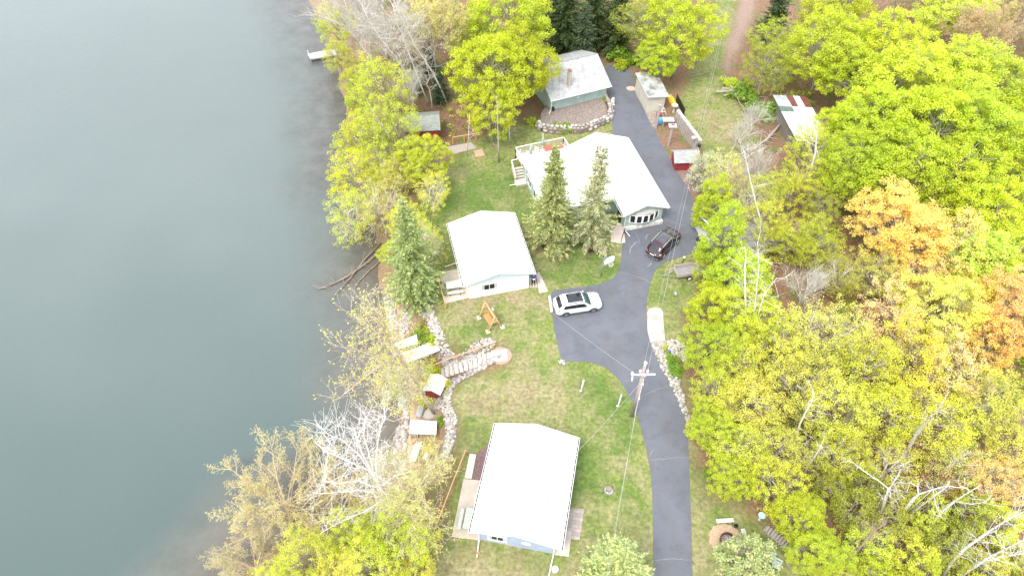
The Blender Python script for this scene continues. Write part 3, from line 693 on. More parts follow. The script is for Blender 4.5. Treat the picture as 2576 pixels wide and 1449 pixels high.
def make_suv(label, body_mat, roof_glass, rim, rails=None):
    t = thing('suv', label, 'car')
    xs = np.unique(np.concatenate([np.linspace(-2.36, 2.36, 60), SX])); b = MB(); V = []; F = []
    ss = [0, 1, 1.5, 2, 2.5, 3, 3.5, 4, 4.5, 5, 5.33, 5.66, 6, 6.5, 7]; ring = [(s, 1) for s in ss]+[(s, -1) for s in ss[::-1][1:-1]]
    for x in xs:
        for s, g in ring: p = car_surf(float(x), min(s, 6.9999)); V.append((p.x, p.y*g, p.z))
    n = len(ring)
    for i in range(len(xs)-1):
        for j in range(n): a = i*n+j; c = i*n+(j+1) % n; F.append((a, c, c+n, a+n))
    F.append(tuple(range(n))); F.append(tuple((len(xs)-1)*n+j for j in range(n))[::-1])
    b.add(V, F); body = b.build('body', body_mat, t, True)
    def both(name, mat, f0, f1, s0, s1, off=.008, **k):
        q = MB()
        for g in (1, -1): q.add(*car_patch(f0, f1, s0, s1, g, off=off, **k))
        return q.build(name, mat, t, True)
    both('windscreen', WSG, lambda u: .50, lambda u: 1.16+.05*u, 5.15, 6.999, nx=10, ns=5)
    both('rear_window', CARG, lambda u: -2.10, lambda u: -1.74, 5.25, 6.999, nx=8, ns=5)
    both('sunroof', roof_glass, lambda u: -1.15, lambda u: .40, 5.35, 6.999, nx=8, ns=4)
    for g in (1, -1):
        q = MB(); q.add(*car_patch(lambda u: -1.72+.22*u, lambda u: .86-.42*u, 4.12, 4.88, g, nx=16, ns=4)); sw = q.build('side_window', CARG, t, True)
        q = MB(); q.add(*car_patch(lambda u: -.42, lambda u: -.34, 4.12, 4.88, g, nx=2, ns=4, off=.014)); q.build('window_pillar', DARK, sw)
        q = MB(); q.add(*car_patch(lambda u: -.6, lambda u: -.42, 3.62, 3.68, g, nx=2, ns=1, off=.03)); q.add(*car_patch(lambda u: .35, lambda u: .53, 3.62, 3.68, g, nx=2, ns=1, off=.03)); q.build('door_handle', body_mat, t)
        q = MB(); q.add(*car_patch(lambda u: -1.2, lambda u: 1.2, 1.9, 2.15, g, nx=6, ns=2, off=.012)); q.build('sill_trim', DARK, t)
        q = MB(); q.ball((.78, g*1.04, 1.06), (.09, .12, .08), 10, 6); q.bar((.82, g*.93, 1.02), (.80, g*1.0, 1.05), .05); q.build('mirror', body_mat, t, True)
        q = MB(); q.add(*car_patch(lambda u: 1.95, lambda u: 2.27, 3.55, 3.98, g, nx=4, ns=2, off=.01)); q.build('headlight', basic_once('lamp_glass', (.65,.67,.7), rough=.1), t)
        q = MB(); q.add(*car_patch(lambda u: -2.30, lambda u: -1.98, 3.55, 4.25, g, nx=4, ns=3, off=.012)); q.build('tail_light', basic_once('tail_red', (.55,.10,.10), rough=.2), t)
        if rails:
            q = MB(); q.tube([(-1.6, g*.68, 1.66), (-1.3, g*.69, 1.73), (0, g*.70, 1.75), (.3, g*.69, 1.70)], .02, 6); q.build('roof_rail', rails, t)
        for x in (-1.38, 1.42):
            q = MB(); a = [(x+.42*math.cos(R(k)), .36+.42*math.sin(R(k))) for k in range(0, 181, 15)]; c = [(x+.35*math.cos(R(k)), .36+.35*math.sin(R(k))) for k in range(0, 181, 15)]
            yy = g*.972; V = [(p[0], yy, p[1]) for p in a]+[(p[0], yy, p[1]) for p in c]; m_ = len(a)
            q.add(V, [(i, i+1, m_+i+1, m_+i) for i in range(m_-1)]); q.add([(p[0], yy, p[1]) for p in c], [tuple(range(m_))]); q.build('wheel_arch', DARK, t)
            q = MB(); q.m = Matrix.Translation((x, g*.84, .355)) @ Matrix.Rotation(R(90), 4, 'X')
            q.lathe((0,0,-.12), [(.24,0),(.34,.02),(.355,.06),(.355,.18),(.34,.22),(.24,.24)], 24); wh = q.build('wheel', RUB, t, True)
            q = MB(); q.m = Matrix.Translation((x, g*.965, .355)) @ Matrix.Rotation(R(90), 4, 'X'); q.lathe((0,0,-.01), [(.24,0),(.24,.02),(.21,.02),(.21,0)], 24)
            for k in range(5):
                a0 = 2*math.pi*k/5; q.bar((.03*math.cos(a0), .03*math.sin(a0), .005), (.225*math.cos(a0), .225*math.sin(a0), .005), .07, .02)
            q.lathe((0,0,-.01), [(.05,0),(.05,.03)], 10); q.build('rim', rim, wh)
    q = MB(); q.box((-2.375, 0, .78), (.02, .5, .12)); q.build('number_plate', WHITE, t)
    q = MB(); q.box((-2.33, 0, .42), (.1, 1.5, .08)); q.box((2.33, 0, .42), (.1, 1.3, .12)); q.build('bumper_trim', GREYM, t)
    q = MB(); q.tube([(.9, .3, 1.30), (1.15, .0, 1.10), (1.17, -.5, 1.10)], .008, 4); q.build('wiper', DARK, t)
    return t
def place_suv(t, rear, front):
    a, c = U(*rear, .05), U(*front, .05); d = (c-a).normalized(); ctr = (a+c)/2
    n = Vector((-d.y, d.x, 0)); ctr = ctr+n*.95-d*.02; t.scale = (.97, .97, .97); t.location = (ctr.x, ctr.y, .032); t.rotation_euler = (0, 0, math.atan2(d.y, d.x))
s1 = make_suv('white suv with a dark panoramic glass roof parked on the driveway near the white cottage', paint('white_car_paint', (.78,.79,.80), .2), CARG, RIM)
place_suv(s1, (1423, 798), (1493.5, 787))
s2 = make_suv('dark maroon suv with silver roof rails parked in front of the bow window', paint('maroon_car_paint', (.028,.003,.007), .15), glass('grey_roof_glass', (.05,.05,.055), .08), basic_once('silver_wheel', (.6,.6,.62), rough=.3), basic_once('rail_silver', (.7,.7,.7), rough=.3))
place_suv(s2, (1668, 652), (1706, 611))

# utility trailer
a, b_, c = U(1695.6,667.9,.95), U(1748,681.5,.95), U(1708.5,692.4,.95)
d = (U(1733,661.7,.95)-a); d.z = 0; d.normalize(); n = Vector((d.y, -d.x, 0)); M = Matrix(((d.x, -n.x, 0, a.x), (d.y, -n.y, 0, a.y), (0,0,1,0), (0,0,0,1)))
t = thing('utility_trailer', 'small open utility trailer with grey wooden sides on the grass by the lime green trees', 'trailer', (a.x, a.y, 0)); b = nb(M)
b.box((1.2,-.65,.5), (2.4,1.3,.06)); b.build('floor', basic('trailer_floor', (.27,.25,.26), .9, .2), t)
b = nb(M); b.box((1.2,-.01,.74), (2.4,.04,.42)); b.box((1.2,-1.29,.74), (2.4,.04,.42)); b.box((.01,-.65,.74), (.04,1.24,.42)); b.box((2.39,-.65,.74), (.04,1.24,.42)); b.build('side_board', basic('trailer_boards', (.42,.37,.36), .9, .2), t)
for y in (-1.42, .12):
    b = MB(); b.m = M @ Matrix.Translation((1.2, y, .3)) @ Matrix.Rotation(R(90), 4, 'X'); b.lathe((0,0,-.09), [(.18,0),(.29,.02),(.3,.09),(.29,.16),(.18,.18)], 18); w_ = b.build('wheel', RUB, t, True)
    b = MB(); b.m = M @ Matrix.Translation((1.2, y-.09*(1 if y < 0 else -1), .3)) @ Matrix.Rotation(R(90), 4, 'X'); b.lathe((0,0,-.015), [(.18,0),(.18,.02),(.06,.03)], 16); b.build('rim', WHITE, w_)
b = nb(M); b.bar((0,-.2,.42), (-1.1,-.65,.42), .06); b.bar((0,-1.1,.42), (-1.1,-.65,.42), .06); b.bar((-.95,-.65,.42), (-1.5,-.65,.45), .08); b.bar((-1.0,-.65,.0), (-1.0,-.65,.5), .05); b.build('drawbar', GREYM, t)

# ---------------------------------------------------------------- person
def skinned(name, joints, edges, mat, parent=None, sub=2, **k):
    me = bpy.data.meshes.new(name); off = parent.location if parent is not None else Vector((0,0,0))
    me.from_pydata([j[:3] for j in joints], edges, []); o = bpy.data.objects.new(name, me); COL.objects.link(o)
    md = o.modifiers.new('Skin', 'SKIN')
    if not me.skin_vertices: me.attributes
    for i, j in enumerate(joints):
        sv = me.skin_vertices[0].data[i]; r = j[3]; sv.radius = (r, r*(j[4] if len(j) > 4 else 1)); sv.use_root = (i == 0)
    md.use_smooth_shade = True
    s = o.modifiers.new('Subdivision', 'SUBSURF'); s.levels = 1; s.render_levels = sub
    me.materials.append(mat)
    if parent is not None: o.parent = parent
    return tag(o, **k)
pp = U(1341.5, 717, .06)
SKIN = basic('skin', (.50,.32,.24), .6, .08)
per = thing('person', 'person in blue jacket and black trousers by the cottage door, both arms raised', 'person')
J = [(0,0,.93,.13,.8),(0,0,1.12,.13,.8),(0,-.01,1.33,.155,.75),(0,-.01,1.44,.10,.8),(0,-.02,1.52,.05),(0,-.035,1.60,.075,1.1),(0,-.045,1.69,.085,1.1),(0,-.03,1.76,.055)]
E = [(0,1),(1,2),(2,3),(3,4),(4,5),(5,6),(6,7)]
for s in (-1, 1):
    k = len(J); J += [(s*.17,0,1.42,.06),(s*.27,-.06,1.17,.045),(s*.13,-.30,1.25,.034),(s*.08,-.34,1.27,.03)]; E += [(3,k),(k,k+1),(k+1,k+2),(k+2,k+3)]
    for f in range(4): q = len(J); J += [(s*(.055-.012*f),-.375,1.30-.016*f,.009),(s*(.025-.008*f),-.39,1.315-.018*f,.008)]; E += [(k+3,q),(q,q+1)]
    q = len(J); J += [(s*.05,-.335,1.31,.010),(s*.03,-.35,1.325,.009)]; E += [(k+3,q),(q,q+1)]
    k = len(J); J += [(s*.10,0,.86,.095),(s*.115,-.01,.50,.065),(s*.13,.02,.10,.04),(s*.14,-.12,.04,.035)]; E += [(0,k),(k,k+1),(k+1,k+2),(k+2,k+3)]
skinned('body', J, E, SKIN, per)
JK = [(0,0,.90,.155,.85),(0,0,1.12,.15,.85),(0,-.01,1.33,.175,.8),(0,-.01,1.46,.10,.9)]; EK = [(0,1),(1,2),(2,3)]
for s in (-1, 1): k = len(JK); JK += [(s*.175,0,1.42,.08),(s*.275,-.06,1.165,.065),(s*.15,-.27,1.24,.05)]; EK += [(3,k),(k,k+1),(k+1,k+2)]
skinned('jacket', JK, EK, basic('blue_jacket', (.05,.09,.30), .8, .35, 9), per)
JT = [(0,0,.92,.15,.8)]; ET = []
for s in (-1, 1): k = len(JT); JT += [(s*.10,0,.84,.11),(s*.115,-.01,.50,.08),(s*.13,.02,.12,.06)]; ET += [(0,k),(k,k+1),(k+1,k+2)]
skinned('trousers', JT, ET, basic('black_cloth', (.012,.012,.016), .9, .3), per)
b = MB()
for s in (-1, 1): b.ball((s*.137,-.06,.045), (.055,.15,.05), 10, 6)
b.build('shoes', DARK, per, True)
b = MB(); b.ball((0,-.015,1.75), (.10,.115,.085), 12, 8); b.build('hair', basic('brown_hair', (.16,.10,.07), .8, .2), per, True)
b = MB(); b.ball((0,-.15,1.665), (.012,.02,.018), 8, 5)
for s in (-1, 1): b.ball((s*.092,-.03,1.67), (.014,.022,.03), 8, 5)
b.build('nose_and_ears', SKIN, per, True)
b = MB(); [b.ball((s*.033,-.127,1.69), (.012,.008,.008), 8, 5) for s in (-1, 1)]; b.build('eyes', DARK, per, True)
b = MB(); b.box((0,-.128,1.625), (.045,.01,.008)); b.build('mouth', basic('lips', (.35,.15,.13), .6, .1), per)
per.location = pp; per.rotation_euler = (0, 0, R(8))
per2 = MB(); per2.box((pp.x+.03, pp.y-.42, pp.z+1.32), (.17, .10, .035)); per2.build('remote_controller', WHITE, label='white drone remote controller held up by the person in the blue jacket', cat='controller')

# ---------------------------------------------------------------- garden furniture
def legs4(name, P, r, z0, z1, mat, t):
    for p in P: MB().bar((p[0], p[1], z0), (p[0], p[1], z1), r).build(name, mat, t)
# log swing
A, B, C, D = U(1204.8,800.2), U(1237,780), U(1227.6,835.6), U(1263.6,823.7)
ctr = (A+B+C+D)/4
t = thing('garden_swing', 'peeled log swing with slatted bench hanging from an A-frame on the lawn', 'swing', ctr)
T1, T2 = (A+B)/2, (C+D)/2; ax = (T2-T1).normalized(); T1 = T1-ax*.1+Vector((0,0,1.9)); T2 = T2+ax*.1+Vector((0,0,1.9))
MB().tube([T1, T2], .075, 8).build('top_beam', LOGW, t, True)
for f, tp in ((A, T1+ax*.15), (B, T1+ax*.15), (C, T2-ax*.15), (D, T2-ax*.15)):
    MB().tube([f, tp], .065, 8).build('leg', LOGW, t, True); MB().box((f.x, f.y, .06), (.36, .36, .12), .4).build('foot_block', CREAM, t)
for f, g, tp in ((A, B, T1+ax*.15), (C, D, T2-ax*.15)): MB().tube([f.lerp(tp, .62), g.lerp(tp, .62)], .05, 7).build('cross_bar', LOGW, t, True)
nn = Vector((-ax.y, ax.x, 0)); mc = (T1+T2)/2; mc.z = .5
if nn.x > 0: nn = -nn
b = MB()
for k in range(6): o = mc+nn*(.33-.10*k)-ax*.72; b.obox(o, ax*1.44, nn*.075, Vector((0,0,.035)))
for k in range(6): o = mc-nn*(.26+.03*k)-ax*.72+Vector((0,0,.08+.09*k)); b.obox(o, ax*1.44, -nn*.03, Vector((0,0,.065)))
b.build('slatted_seat', CEDAR, t)
for s in (-1, 1):
    MB().bar(mc+ax*s*.72+nn*.3+Vector((0,0,.3)), mc+ax*s*.72-nn*.35+Vector((0,0,.3)), .07).build('armrest', CEDAR, t)
    b = MB(); b.tube([mc+ax*s*.70+nn*.3, mc+ax*s*.7+Vector((0,0,1.35))], .012, 4); b.tube([mc+ax*s*.70-nn*.35, mc+ax*s*.7+Vector((0,0,1.35))], .012, 4); b.build('hanging_chain', GREYM, t)
# basketball hoop
q = U(1511.6, 695); f = Vector((.50, -.86, 0)); sd_ = Vector((.86, .50, 0))
t = thing('basketball_hoop', 'basketball hoop with white fan-shaped backboard on a slanted grey pole by the driveway curve', 'basketball hoop', q)
MB().tube([q, q+Vector((.04,.05,1.4)), q+Vector((.1,.08,2.9))], .055, 8).build('pole', basic('grey_blue_pole', (.22,.27,.30), .5, .15), t, True)
bc = q+Vector((.12,.1,3.0))+f*.75
b = MB(); b.bar(q+Vector((.1,.08,2.85)), bc-f*.03-sd_*.15, .05); b.bar(q+Vector((.1,.08,2.55)), bc-f*.03+sd_*.15-Vector((0,0,.2)), .05); b.build('bracket', GREYM, t)
prof = [(-.55,-.38),(.55,-.38),(.62,-.05),(.60,.22),(.42,.42),(0,.50),(-.42,.42),(-.60,.22),(-.62,-.05)]
b = MB(); V = [bc+sd_*x+Vector((0,0,z)) for x, z in prof]; V2 = [v+f*.04 for v in V]; n_ = len(prof)
b.add(V+V2, [tuple(range(n_)), tuple(range(n_, 2*n_))[::-1]]+[(i, i+n_, (i+1) % n_+n_, (i+1) % n_) for i in range(n_)]); b.build('backboard', WHITE, t)
rc = bc+f*.32+Vector((0,0,-.28)); b = MB(); pts = [rc+Vector((.23*math.cos(a), .23*math.sin(a), 0)) for a in np.linspace(0, 2*math.pi, 17)]; b.tube(pts, .016, 5, cap=False); rim_ = b.build('rim', basic('pale_rim', (.7,.62,.5), .5, .1), t)
b = MB()
for k in range(10):
    a0 = 2*math.pi*k/10; a1 = a0+.5
    for sg in (1, -1): b.tube([rc+Vector((.23*math.cos(a0), .23*math.sin(a0), 0)), rc+Vector((.13*math.cos(a0+sg*.5), .13*math.sin(a0+sg*.5), -.4))], .008, 3)
b.build('net', WHITE, rim_)
# picnic tables
def picnic(label, c, dirv, ln, w, mat, legm, z=.75, benches=(-1, 1), zb=.06):
    d = Vector((dirv[0], dirv[1], 0)).normalized(); n = Vector((-d.y, d.x, 0)); c = Vector((c.x, c.y, zb)); t = thing('picnic_table', label, 'picnic table', c)
    b = MB()
    for k in range(5): b.obox(c-d*ln/2+n*(-w/2+k*w/5+.004)+Vector((0,0,z)), d*ln, n*(w/5-.008), Vector((0,0,.045)))
    b.build('table_top', mat, t)
    for s in benches: b = MB(); b.obox(c-d*ln/2+n*(s*(w/2+.32)-.13)+Vector((0,0,.44)), d*ln, n*.26, Vector((0,0,.045))); b.build('bench', mat, t)
    for s in (-1, 1):
        e = c+d*s*(ln/2-.3); b = MB(); b.bar(e-n*(w/2+.42)+Vector((0,0,.40)), e+n*(w/2+.42)+Vector((0,0,.40)), .045)
        for q in (-1, 1): b.bar(e+n*q*(w/2+.40), e+n*q*.22+Vector((0,0,z)), .045)
        b.build('leg_frame', legm, t)
c = U(1142.7,717.3,.8); dd = U(*Zm(1260,780,.1475,615,290),.8)-U(*Zm(1260,780,.1475,325,330),.8)
picnic('cream picnic table with black legs on the patio left of the white cottage', c, dd, 1.55, .75, basic('cream_plastic', (.74,.70,.60), .5, .04), BLACKM)
c = U(1181,1304,.8); dd = U(1190,1260,.8)-U(1176,1330,.8)
picnic('pale green picnic table on the patio, half under the blue cottage roof', c, dd, 1.65, .75, basic('pale_green_wood', (.45,.52,.44), .8, .15), OLDW)
# white concrete parking block, slabs, caps, pots
def simple(name, b, mat, label, cat, **k): return b.build(name, mat, None, k.pop('smooth', False), label=label, cat=cat, **k)
a, c = U(1382,745,.06), U(1388,785,.06); b = MB(); b.bar(a+Vector((0,0,.03)), c+Vector((0,0,.03)), .24, .13); simple('parking_block', b, CREAM, 'long cream parking block at the driveway end behind the white suv', 'parking block')
sl = [((1181.5,1140.6),(1198,1142.8)), ((1177.3,1161),(1194,1163)), ((1173,1181),(1190,1183.5)), ((1168.3,1201.5),(1186,1203.5))]
for k, lb in enumerate(['cream concrete slab farthest from the patio in the row beside the mulch bed', 'middle cream concrete slab of the row beside the mulch bed', 'cream concrete slab touching the patio of the blue cottage']):
    q = [sl[k][0], sl[k][1], sl[k+1][1], sl[k+1][0]]; P = [U(x, y, .07) for x, y in q]; m_ = sum(P, Vector())/4; P = [(p-m_)*.985+m_ for p in P]
    simple('paving_slab', MB().prism([tuple(p.xy) for p in P], -.1, .07), CREAM, lb, 'slab', group='cream slabs beside the mulch bed')
c = U(1396.4,1432); simple('concrete_disc', MB().lathe(c, [(.26,0),(.27,.12),(.25,.16),(.08,.18)], 24), CREAM, 'round cream cap on the grass beside the bottom downspout', 'concrete disc')
c = U(1531,1234); t = thing('well_cover', 'round brown well cover on a white block in the lawn right of the blue cottage', 'well cover', c)
MB().lathe(c, [(.36,.01),(.36,.05),(.28,.06)], 20).build('base_ring', GREYM, t); MB().box(c+Vector((0,0,.12)), (.42,.42,.16), .2).build('block', CREAM, t); MB().lathe(c+Vector((0,0,.2)), [(.24,0),(.24,.22),(.20,.27),(.05,.29)], 18).build('lid', basic('brown_lid', (.24,.19,.17), .7, .3), t)
c = U(1203.6,1393); simple('clay_pot', MB().lathe(c, [(.07,0),(.10,.16),(.12,.17),(.12,.2),(.09,.2)], 14), basic('terracotta', (.55,.18,.08), .8, .15), 'small orange clay pot at the end of the left downspout', 'pot')
c = U(1515.5,632); t = thing('planter', 'brown round planter standing on a pale stone disc beside the spruce', 'planter', c)
MB().lathe(c, [(.38,0),(.40,.06),(.38,.08)], 24).build('stone_disc', CREAM, t); MB().lathe(c+Vector((0,0,.07)), [(.19,0),(.24,.3),(.25,.34),(.19,.34),(.18,.28)], 18).build('pot', basic('brown_pot', (.20,.10,.08), .8, .2), t)
for (x, y), r_, lb in (((1383.8,619),.85,'round bed of dark brown mulch under the left spruce'), ((1483,622.5),.8,'round bed of dark brown mulch under the twin-topped spruce')):
    c = U(x, y); b = MB(); n_ = 28; b.prism([(c.x+r_*math.cos(2*math.pi*k/n_)*(1+.04*math.sin(k*2.3)), c.y+r_*math.sin(2*math.pi*k/n_)*(1+.05*math.cos(k*1.7))) for k in range(n_)], -.1, .05); simple('mulch_ring', b, basic_once('dark_mulch', (.11,.05,.045), rough=.95, var=.6, scale=14, bump=.6), lb, 'mulch bed')
b = MB(); b.prism([tuple(U(x, y, .03).xy) for x, y in [(1215,1130),(1243,1113),(1236,1150),(1219,1207),(1187,1203),(1199,1143)]], -.1, .03); b.build('mulch_bed', basic('dark_bed_mulch', (.19,.12,.115), .95, .55, 12, bump=.6), kind='structure')
# fire pit, benches
c = U(1829.7, 1361.3); b = MB(); n_ = 40; c2 = U(1826,1358); b.prism([(c2.x+1.28*math.cos(2*math.pi*k/n_)*(1+.06*math.sin(k*1.9)), c2.y+1.28*math.sin(2*math.pi*k/n_)*(1+.05*math.cos(k*2.7))) for k in range(n_)], -.1, .025)
b.build('sand_ring', basic('pit_sand', (.42,.30,.20), .95, .25, 9, bump=.4), kind='structure')
t = thing('fire_pit', 'round rusty metal fire pit ring filled with ash and sticks on a sand circle', 'fire pit', c)
MB().lathe(c, [(.60,0),(.62,.3),(.57,.3),(.56,.04),(.01,.03)], 32).build('ring', basic('rusty_steel', (.10,.045,.035), .8, .4), t)
MB().lathe(c+Vector((0,0,.04)), [(.55,0),(.5,.06),(.05,.09)], 20).build('ash', basic('ash', (.22,.16,.15), .95, .5, 12), t)
for k in range(14): a0 = rng.uniform(0, 6.3); MB().tube([c+Vector((.42*math.cos(a0), .42*math.sin(a0), .14)), c+Vector((-.2*math.cos(a0+.4), -.2*math.sin(a0+.4), .3))], .022, 5).build('firewood_stick', basic_once('bleached_stick', (.52,.46,.42)), t)
def bench(label, c, d, ln):
    d = Vector((d[0], d[1], 0)).normalized(); n = Vector((-d.y, d.x, 0)); t = thing('bench', label, 'bench', c)
    MB().obox(c-d*ln/2-n*.16+Vector((0,0,.38)), d*ln, n*.15, Vector((0,0,.06))).obox(c-d*ln/2+n*.01+Vector((0,0,.38)), d*ln, n*.15, Vector((0,0,.06))).build('seat', basic_once('grey_plank', (.55,.50,.46)), t)
    for s in (-1, 1): MB().box(c+d*s*(ln/2-.2)+Vector((0,0,.19)), (.28, .12, .37), math.atan2(n.y, n.x)).build('leg', OLDW, t)
bench('grey plank bench on the far side of the fire pit', U(1820.5,1314), U(1841,1313)-U(1800,1316), 1.35)
bench('grey plank bench on the right of the fire pit beside the pine', U(1871,1352), U(1876,1366)-U(1866,1338), 1.1)
simple('bucket', MB().lathe(U(1850,1325), [(.12,0),(.16,.3),(.15,.3),(.11,.03)], 16), basic('blue_black_plastic', (.03,.035,.05), .5, .2), 'small black bucket beside the fire pit bench', 'bucket')
c = U(1910,1306,.0); t = thing('bird_bath', 'pale blue bird bath at the wood edge above the log pile', 'bird bath', c); PB = basic('pale_blue_paint', (.42,.55,.58), .6, .08)
MB().lathe(c, [(.16,0),(.08,.1),(.07,.6),(.12,.7)], 16).build('pedestal', PB, t, True); MB().lathe(c+Vector((0,0,.7)), [(.1,0),(.28,.08),(.29,.11),(.26,.11),(.05,.04)], 22).build('bowl', PB, t, True)
def adiron(label, c, ang):
    M = frame((c.x, c.y), ang); t = thing('lawn_chair', label, 'chair', c); mt = basic_once('pale_blue_plastic', (.44,.52,.54))
    b = nb(M)
    for k in range(5): b.box((-.24+.12*k, 0, .36), (.10, .5, .03))
    b.build('seat', mt, t); b = nb(M)
    for k in range(5): b.bar((-.24+.12*k, .24, .36), (-.26+.13*k, .50, .98-.04*abs(k-2)), .10, .025)
    b.build('backrest', mt, t)
    for s in (-1, 1): b = nb(M); b.box((s*.34, .05, .56), (.12, .62, .03)); b.build('armrest', mt, t)
    for s in (-1, 1):
        for q in (-.22, .25): b = nb(M); b.box((s*.30, q, .27), (.05, .08, .55)); b.build('leg', mt, t)
adiron('pale blue lawn chair half hidden by the pine, nearer the fire pit', U(1938,1408), 70); adiron('pale blue lawn chair farthest right behind the pine', U(1952,1424), 60)
# log pile at the wood edge
a, c = U(1922,1330), U(1998,1391); d = (c-a).normalized(); n = Vector((-d.y, d.x, 0)); t = thing('log_pile', 'low row of weathered split logs along the edge of the wood behind the fire pit', 'log pile', a)
for k in range(34):
    p = a.lerp(c, (k+.5)/34)+Vector((0,0,.12+.1*(k % 3))); MB().tube([p-n*.32*rng.uniform(.7, 1.1), p+n*.32*rng.uniform(.7, 1.1)], rng.uniform(.06, .1), 6).build('log', basic_once('grey_log', (.36,.32,.29)), t)
# white posts on the lawn
for (bx, by), (tx, ty), lb in (((1459,992),(1468,958),'thin white post on the lawn, the left one of two leaning posts'), ((1552,1030),(1563,994),'thin white post at the driveway edge, the right one of two leaning posts')):
    c = U(bx, by); h = vtop(c, tx, ty); t = thing('white_post', lb, 'post', c, 'white posts on the lawn')
    MB().tube([c, h], .055, 8).build('pole', WHITE, t, True); MB().ball(h, .08, 8, 6).build('cap', WHITE, t, True)
    MB().obox(c.lerp(h, .22)-Vector((.12,.03,0)), (.22,0,0), (0,.06,0), (0,0,.16)).build('bracket', WHITE, t)
# garden lamps, figures
c = U(1717.4, 661.7); t = thing('lamp_post', 'short black lamp post with a white globe behind the trailer', 'lamp post', c)
MB().tube([c, c+Vector((0,0,.75))], .04, 8).build('post', BLACKM, t); MB().ball(c+Vector((0,0,.85)), .13, 12, 8).build('globe', WHITE, t, True)
c = U(1697, 748); b = MB(); b.tube([c, c+Vector((0,0,.5))], .012, 4); b.ball(c+Vector((0,0,.62)), (.14,.28,.13), 10, 6); b.tube([c+Vector((0,.2,.68)), c+Vector((0,.30,.9)), c+Vector((0,.26,1.0))], .035, 6, .02); b.tube([c+Vector((0,.26,1.0)), c+Vector((0,.42,.98))], .02, 4, .004); simple('heron_figure', b, basic('blue_grey_figure', (.33,.36,.42), .7, .2), 'blue grey heron figure standing on the grass below the trailer', 'garden figure', smooth=True)
c = G(1683, 888.6); simple('gazing_ball', MB().ball(c+Vector((0,0,.3)), .14, 14, 10), paint('cobalt_ball', (.03,.08,.55), .1), 'small cobalt blue ball in the rock bed east of the driveway', 'garden ball', smooth=True)
c = U(1540, 262); t = thing('garden_statue', 'white painted lion statue at the driveway corner of the stone bed', 'statue', c)
b = MB(); b.ball(c+Vector((0,0,.45)), (.22,.30,.28), 12, 8); b.ball(c+Vector((.02,-.12,.85)), (.19,.17,.19), 12, 8); b.ball(c+Vector((.03,-.28,.82)), (.08,.08,.07), 8, 6)
for s in (-1, 1): b.tube([c+Vector((s*.12,-.2,.5)), c+Vector((s*.13,-.26,.1))], .06, 7); b.ball(c+Vector((s*.2,.12,.25)), (.10,.2,.16), 8, 6)
b.build('figure', WHITE, t, True); MB().box(c+Vector((0,0,.04)), (.55,.75,.12)).build('plinth', CREAM, t)
c = U(1391, 279, BEDZ); simple('bucket', MB().lathe(c, [(.16,0),(.2,.45),(.19,.45),(.14,.03)], 16), DARK, 'black bucket at the garage corner under the downspout', 'bucket')

# ---------------------------------------------------------------- stones
def stonemat(name, stops):
    m = NT(name); ge = m.n('ShaderNodeNewGeometry'); c = m.ramp(ge.outputs['Random Per Island'], stops, 'LINEAR')
    f = m.noise(m.wpos(), 9, 5, .6); m.col(m.mix(1, c, m.ramp(f, [(.3, .75), (.7, 1.1)]), 'MULTIPLY')).set(Roughness=.9); return m.mat
STONE = stonemat('field_stone', [(0, (.50,.47,.43)), (.2, (.36,.33,.30)), (.4, (.24,.22,.21)), (.6, (.58,.54,.49)), (.8, (.44,.36,.31)), (1, (.30,.29,.29))])
STONEG = stonemat('grey_field_stone', [(0, (.42,.39,.37)), (.4, (.54,.48,.44)), (.7, (.28,.25,.22)), (1, (.58,.52,.47))])
def one_stone(b, c, r, rg, flat=.7):
    rz = rg.uniform(0, 6.3); sx = r*rg.uniform(.8, 1.25); sy = r*rg.uniform(.7, 1.05); sz = r*flat*rg.uniform(.7, 1.1); ca, sa = math.cos(rz), math.sin(rz)
    nu, nv = 7, 5; V = [(0,0,-sz)]; F = []
    for i in range(1, nv):
        t = math.pi*i/nv
        for j in range(nu):
            a = 2*math.pi*(j+.5*(i % 2))/nu; k = rg.uniform(.84, 1.12); V.append((sx*math.sin(t)*math.cos(a)*k, sy*math.sin(t)*math.sin(a)*k, -sz*math.cos(t)*k))
    V.append((0,0,sz))
    for j in range(nu): F.append((0, 1+(j+1) % nu, 1+j)); F.append((len(V)-1, 1+(nv-2)*nu+j, 1+(nv-2)*nu+(j+1) % nu))
    for i in range(nv-2):
        for j in range(nu): a = 1+i*nu+j; q = 1+i*nu+(j+1) % nu; F.append((a, q, q+nu, a+nu))
    b.add([(c[0]+x*ca-y*sa, c[1]+x*sa+y*ca, c[2]+z) for x, y, z in V], F)
def scatter(poly_px, r0, r1, seed, dens=1.0, zref=-1.2):
    rg = random.Random(seed); P = polyW(poly_px, zref); x0, y0 = P.min(0); x1, y1 = P.max(0); A = (x1-x0)*(y1-y0); b = MB()
    r0 *= .72; r1 *= .72
    n = int(A*dens*2.6/((r0+r1)/2*1.35)**2/1.2); Q = np.array([(rg.uniform(x0, x1), rg.uniform(y0, y1)) for _ in range(n)]); Q = Q[pin(Q, P)]
    if len(Q) == 0: return b
    H = hgt_np(Q)
    for (x, y), z in zip(Q, H): r = rg.uniform(r0, r1); one_stone(b, (x, y, z+r*.25), r, rg)
    return b
def bank(name, polys, r0, r1, seed, **k):
    b = MB()
    for i, p in enumerate(polys): q = scatter(p, r0, r1, seed+i, zref=k.get('zref', -1.0)); b.add(q.v, q.f)
    return b.build(name, k.get('mat', STONE), None, True, kind='stuff', label=k['label'], cat='stones')
bank('stone_bank', [[(1060,752),(1082,752),(1096,800),(1116,845),(1132,882),(1112,905),(1095,870),(1080,825),(1062,790)]], .13, .26, 1, label='bank of pale rounded stones along the lawn edge north of the steps', mat=STONEG, zref=-.7)
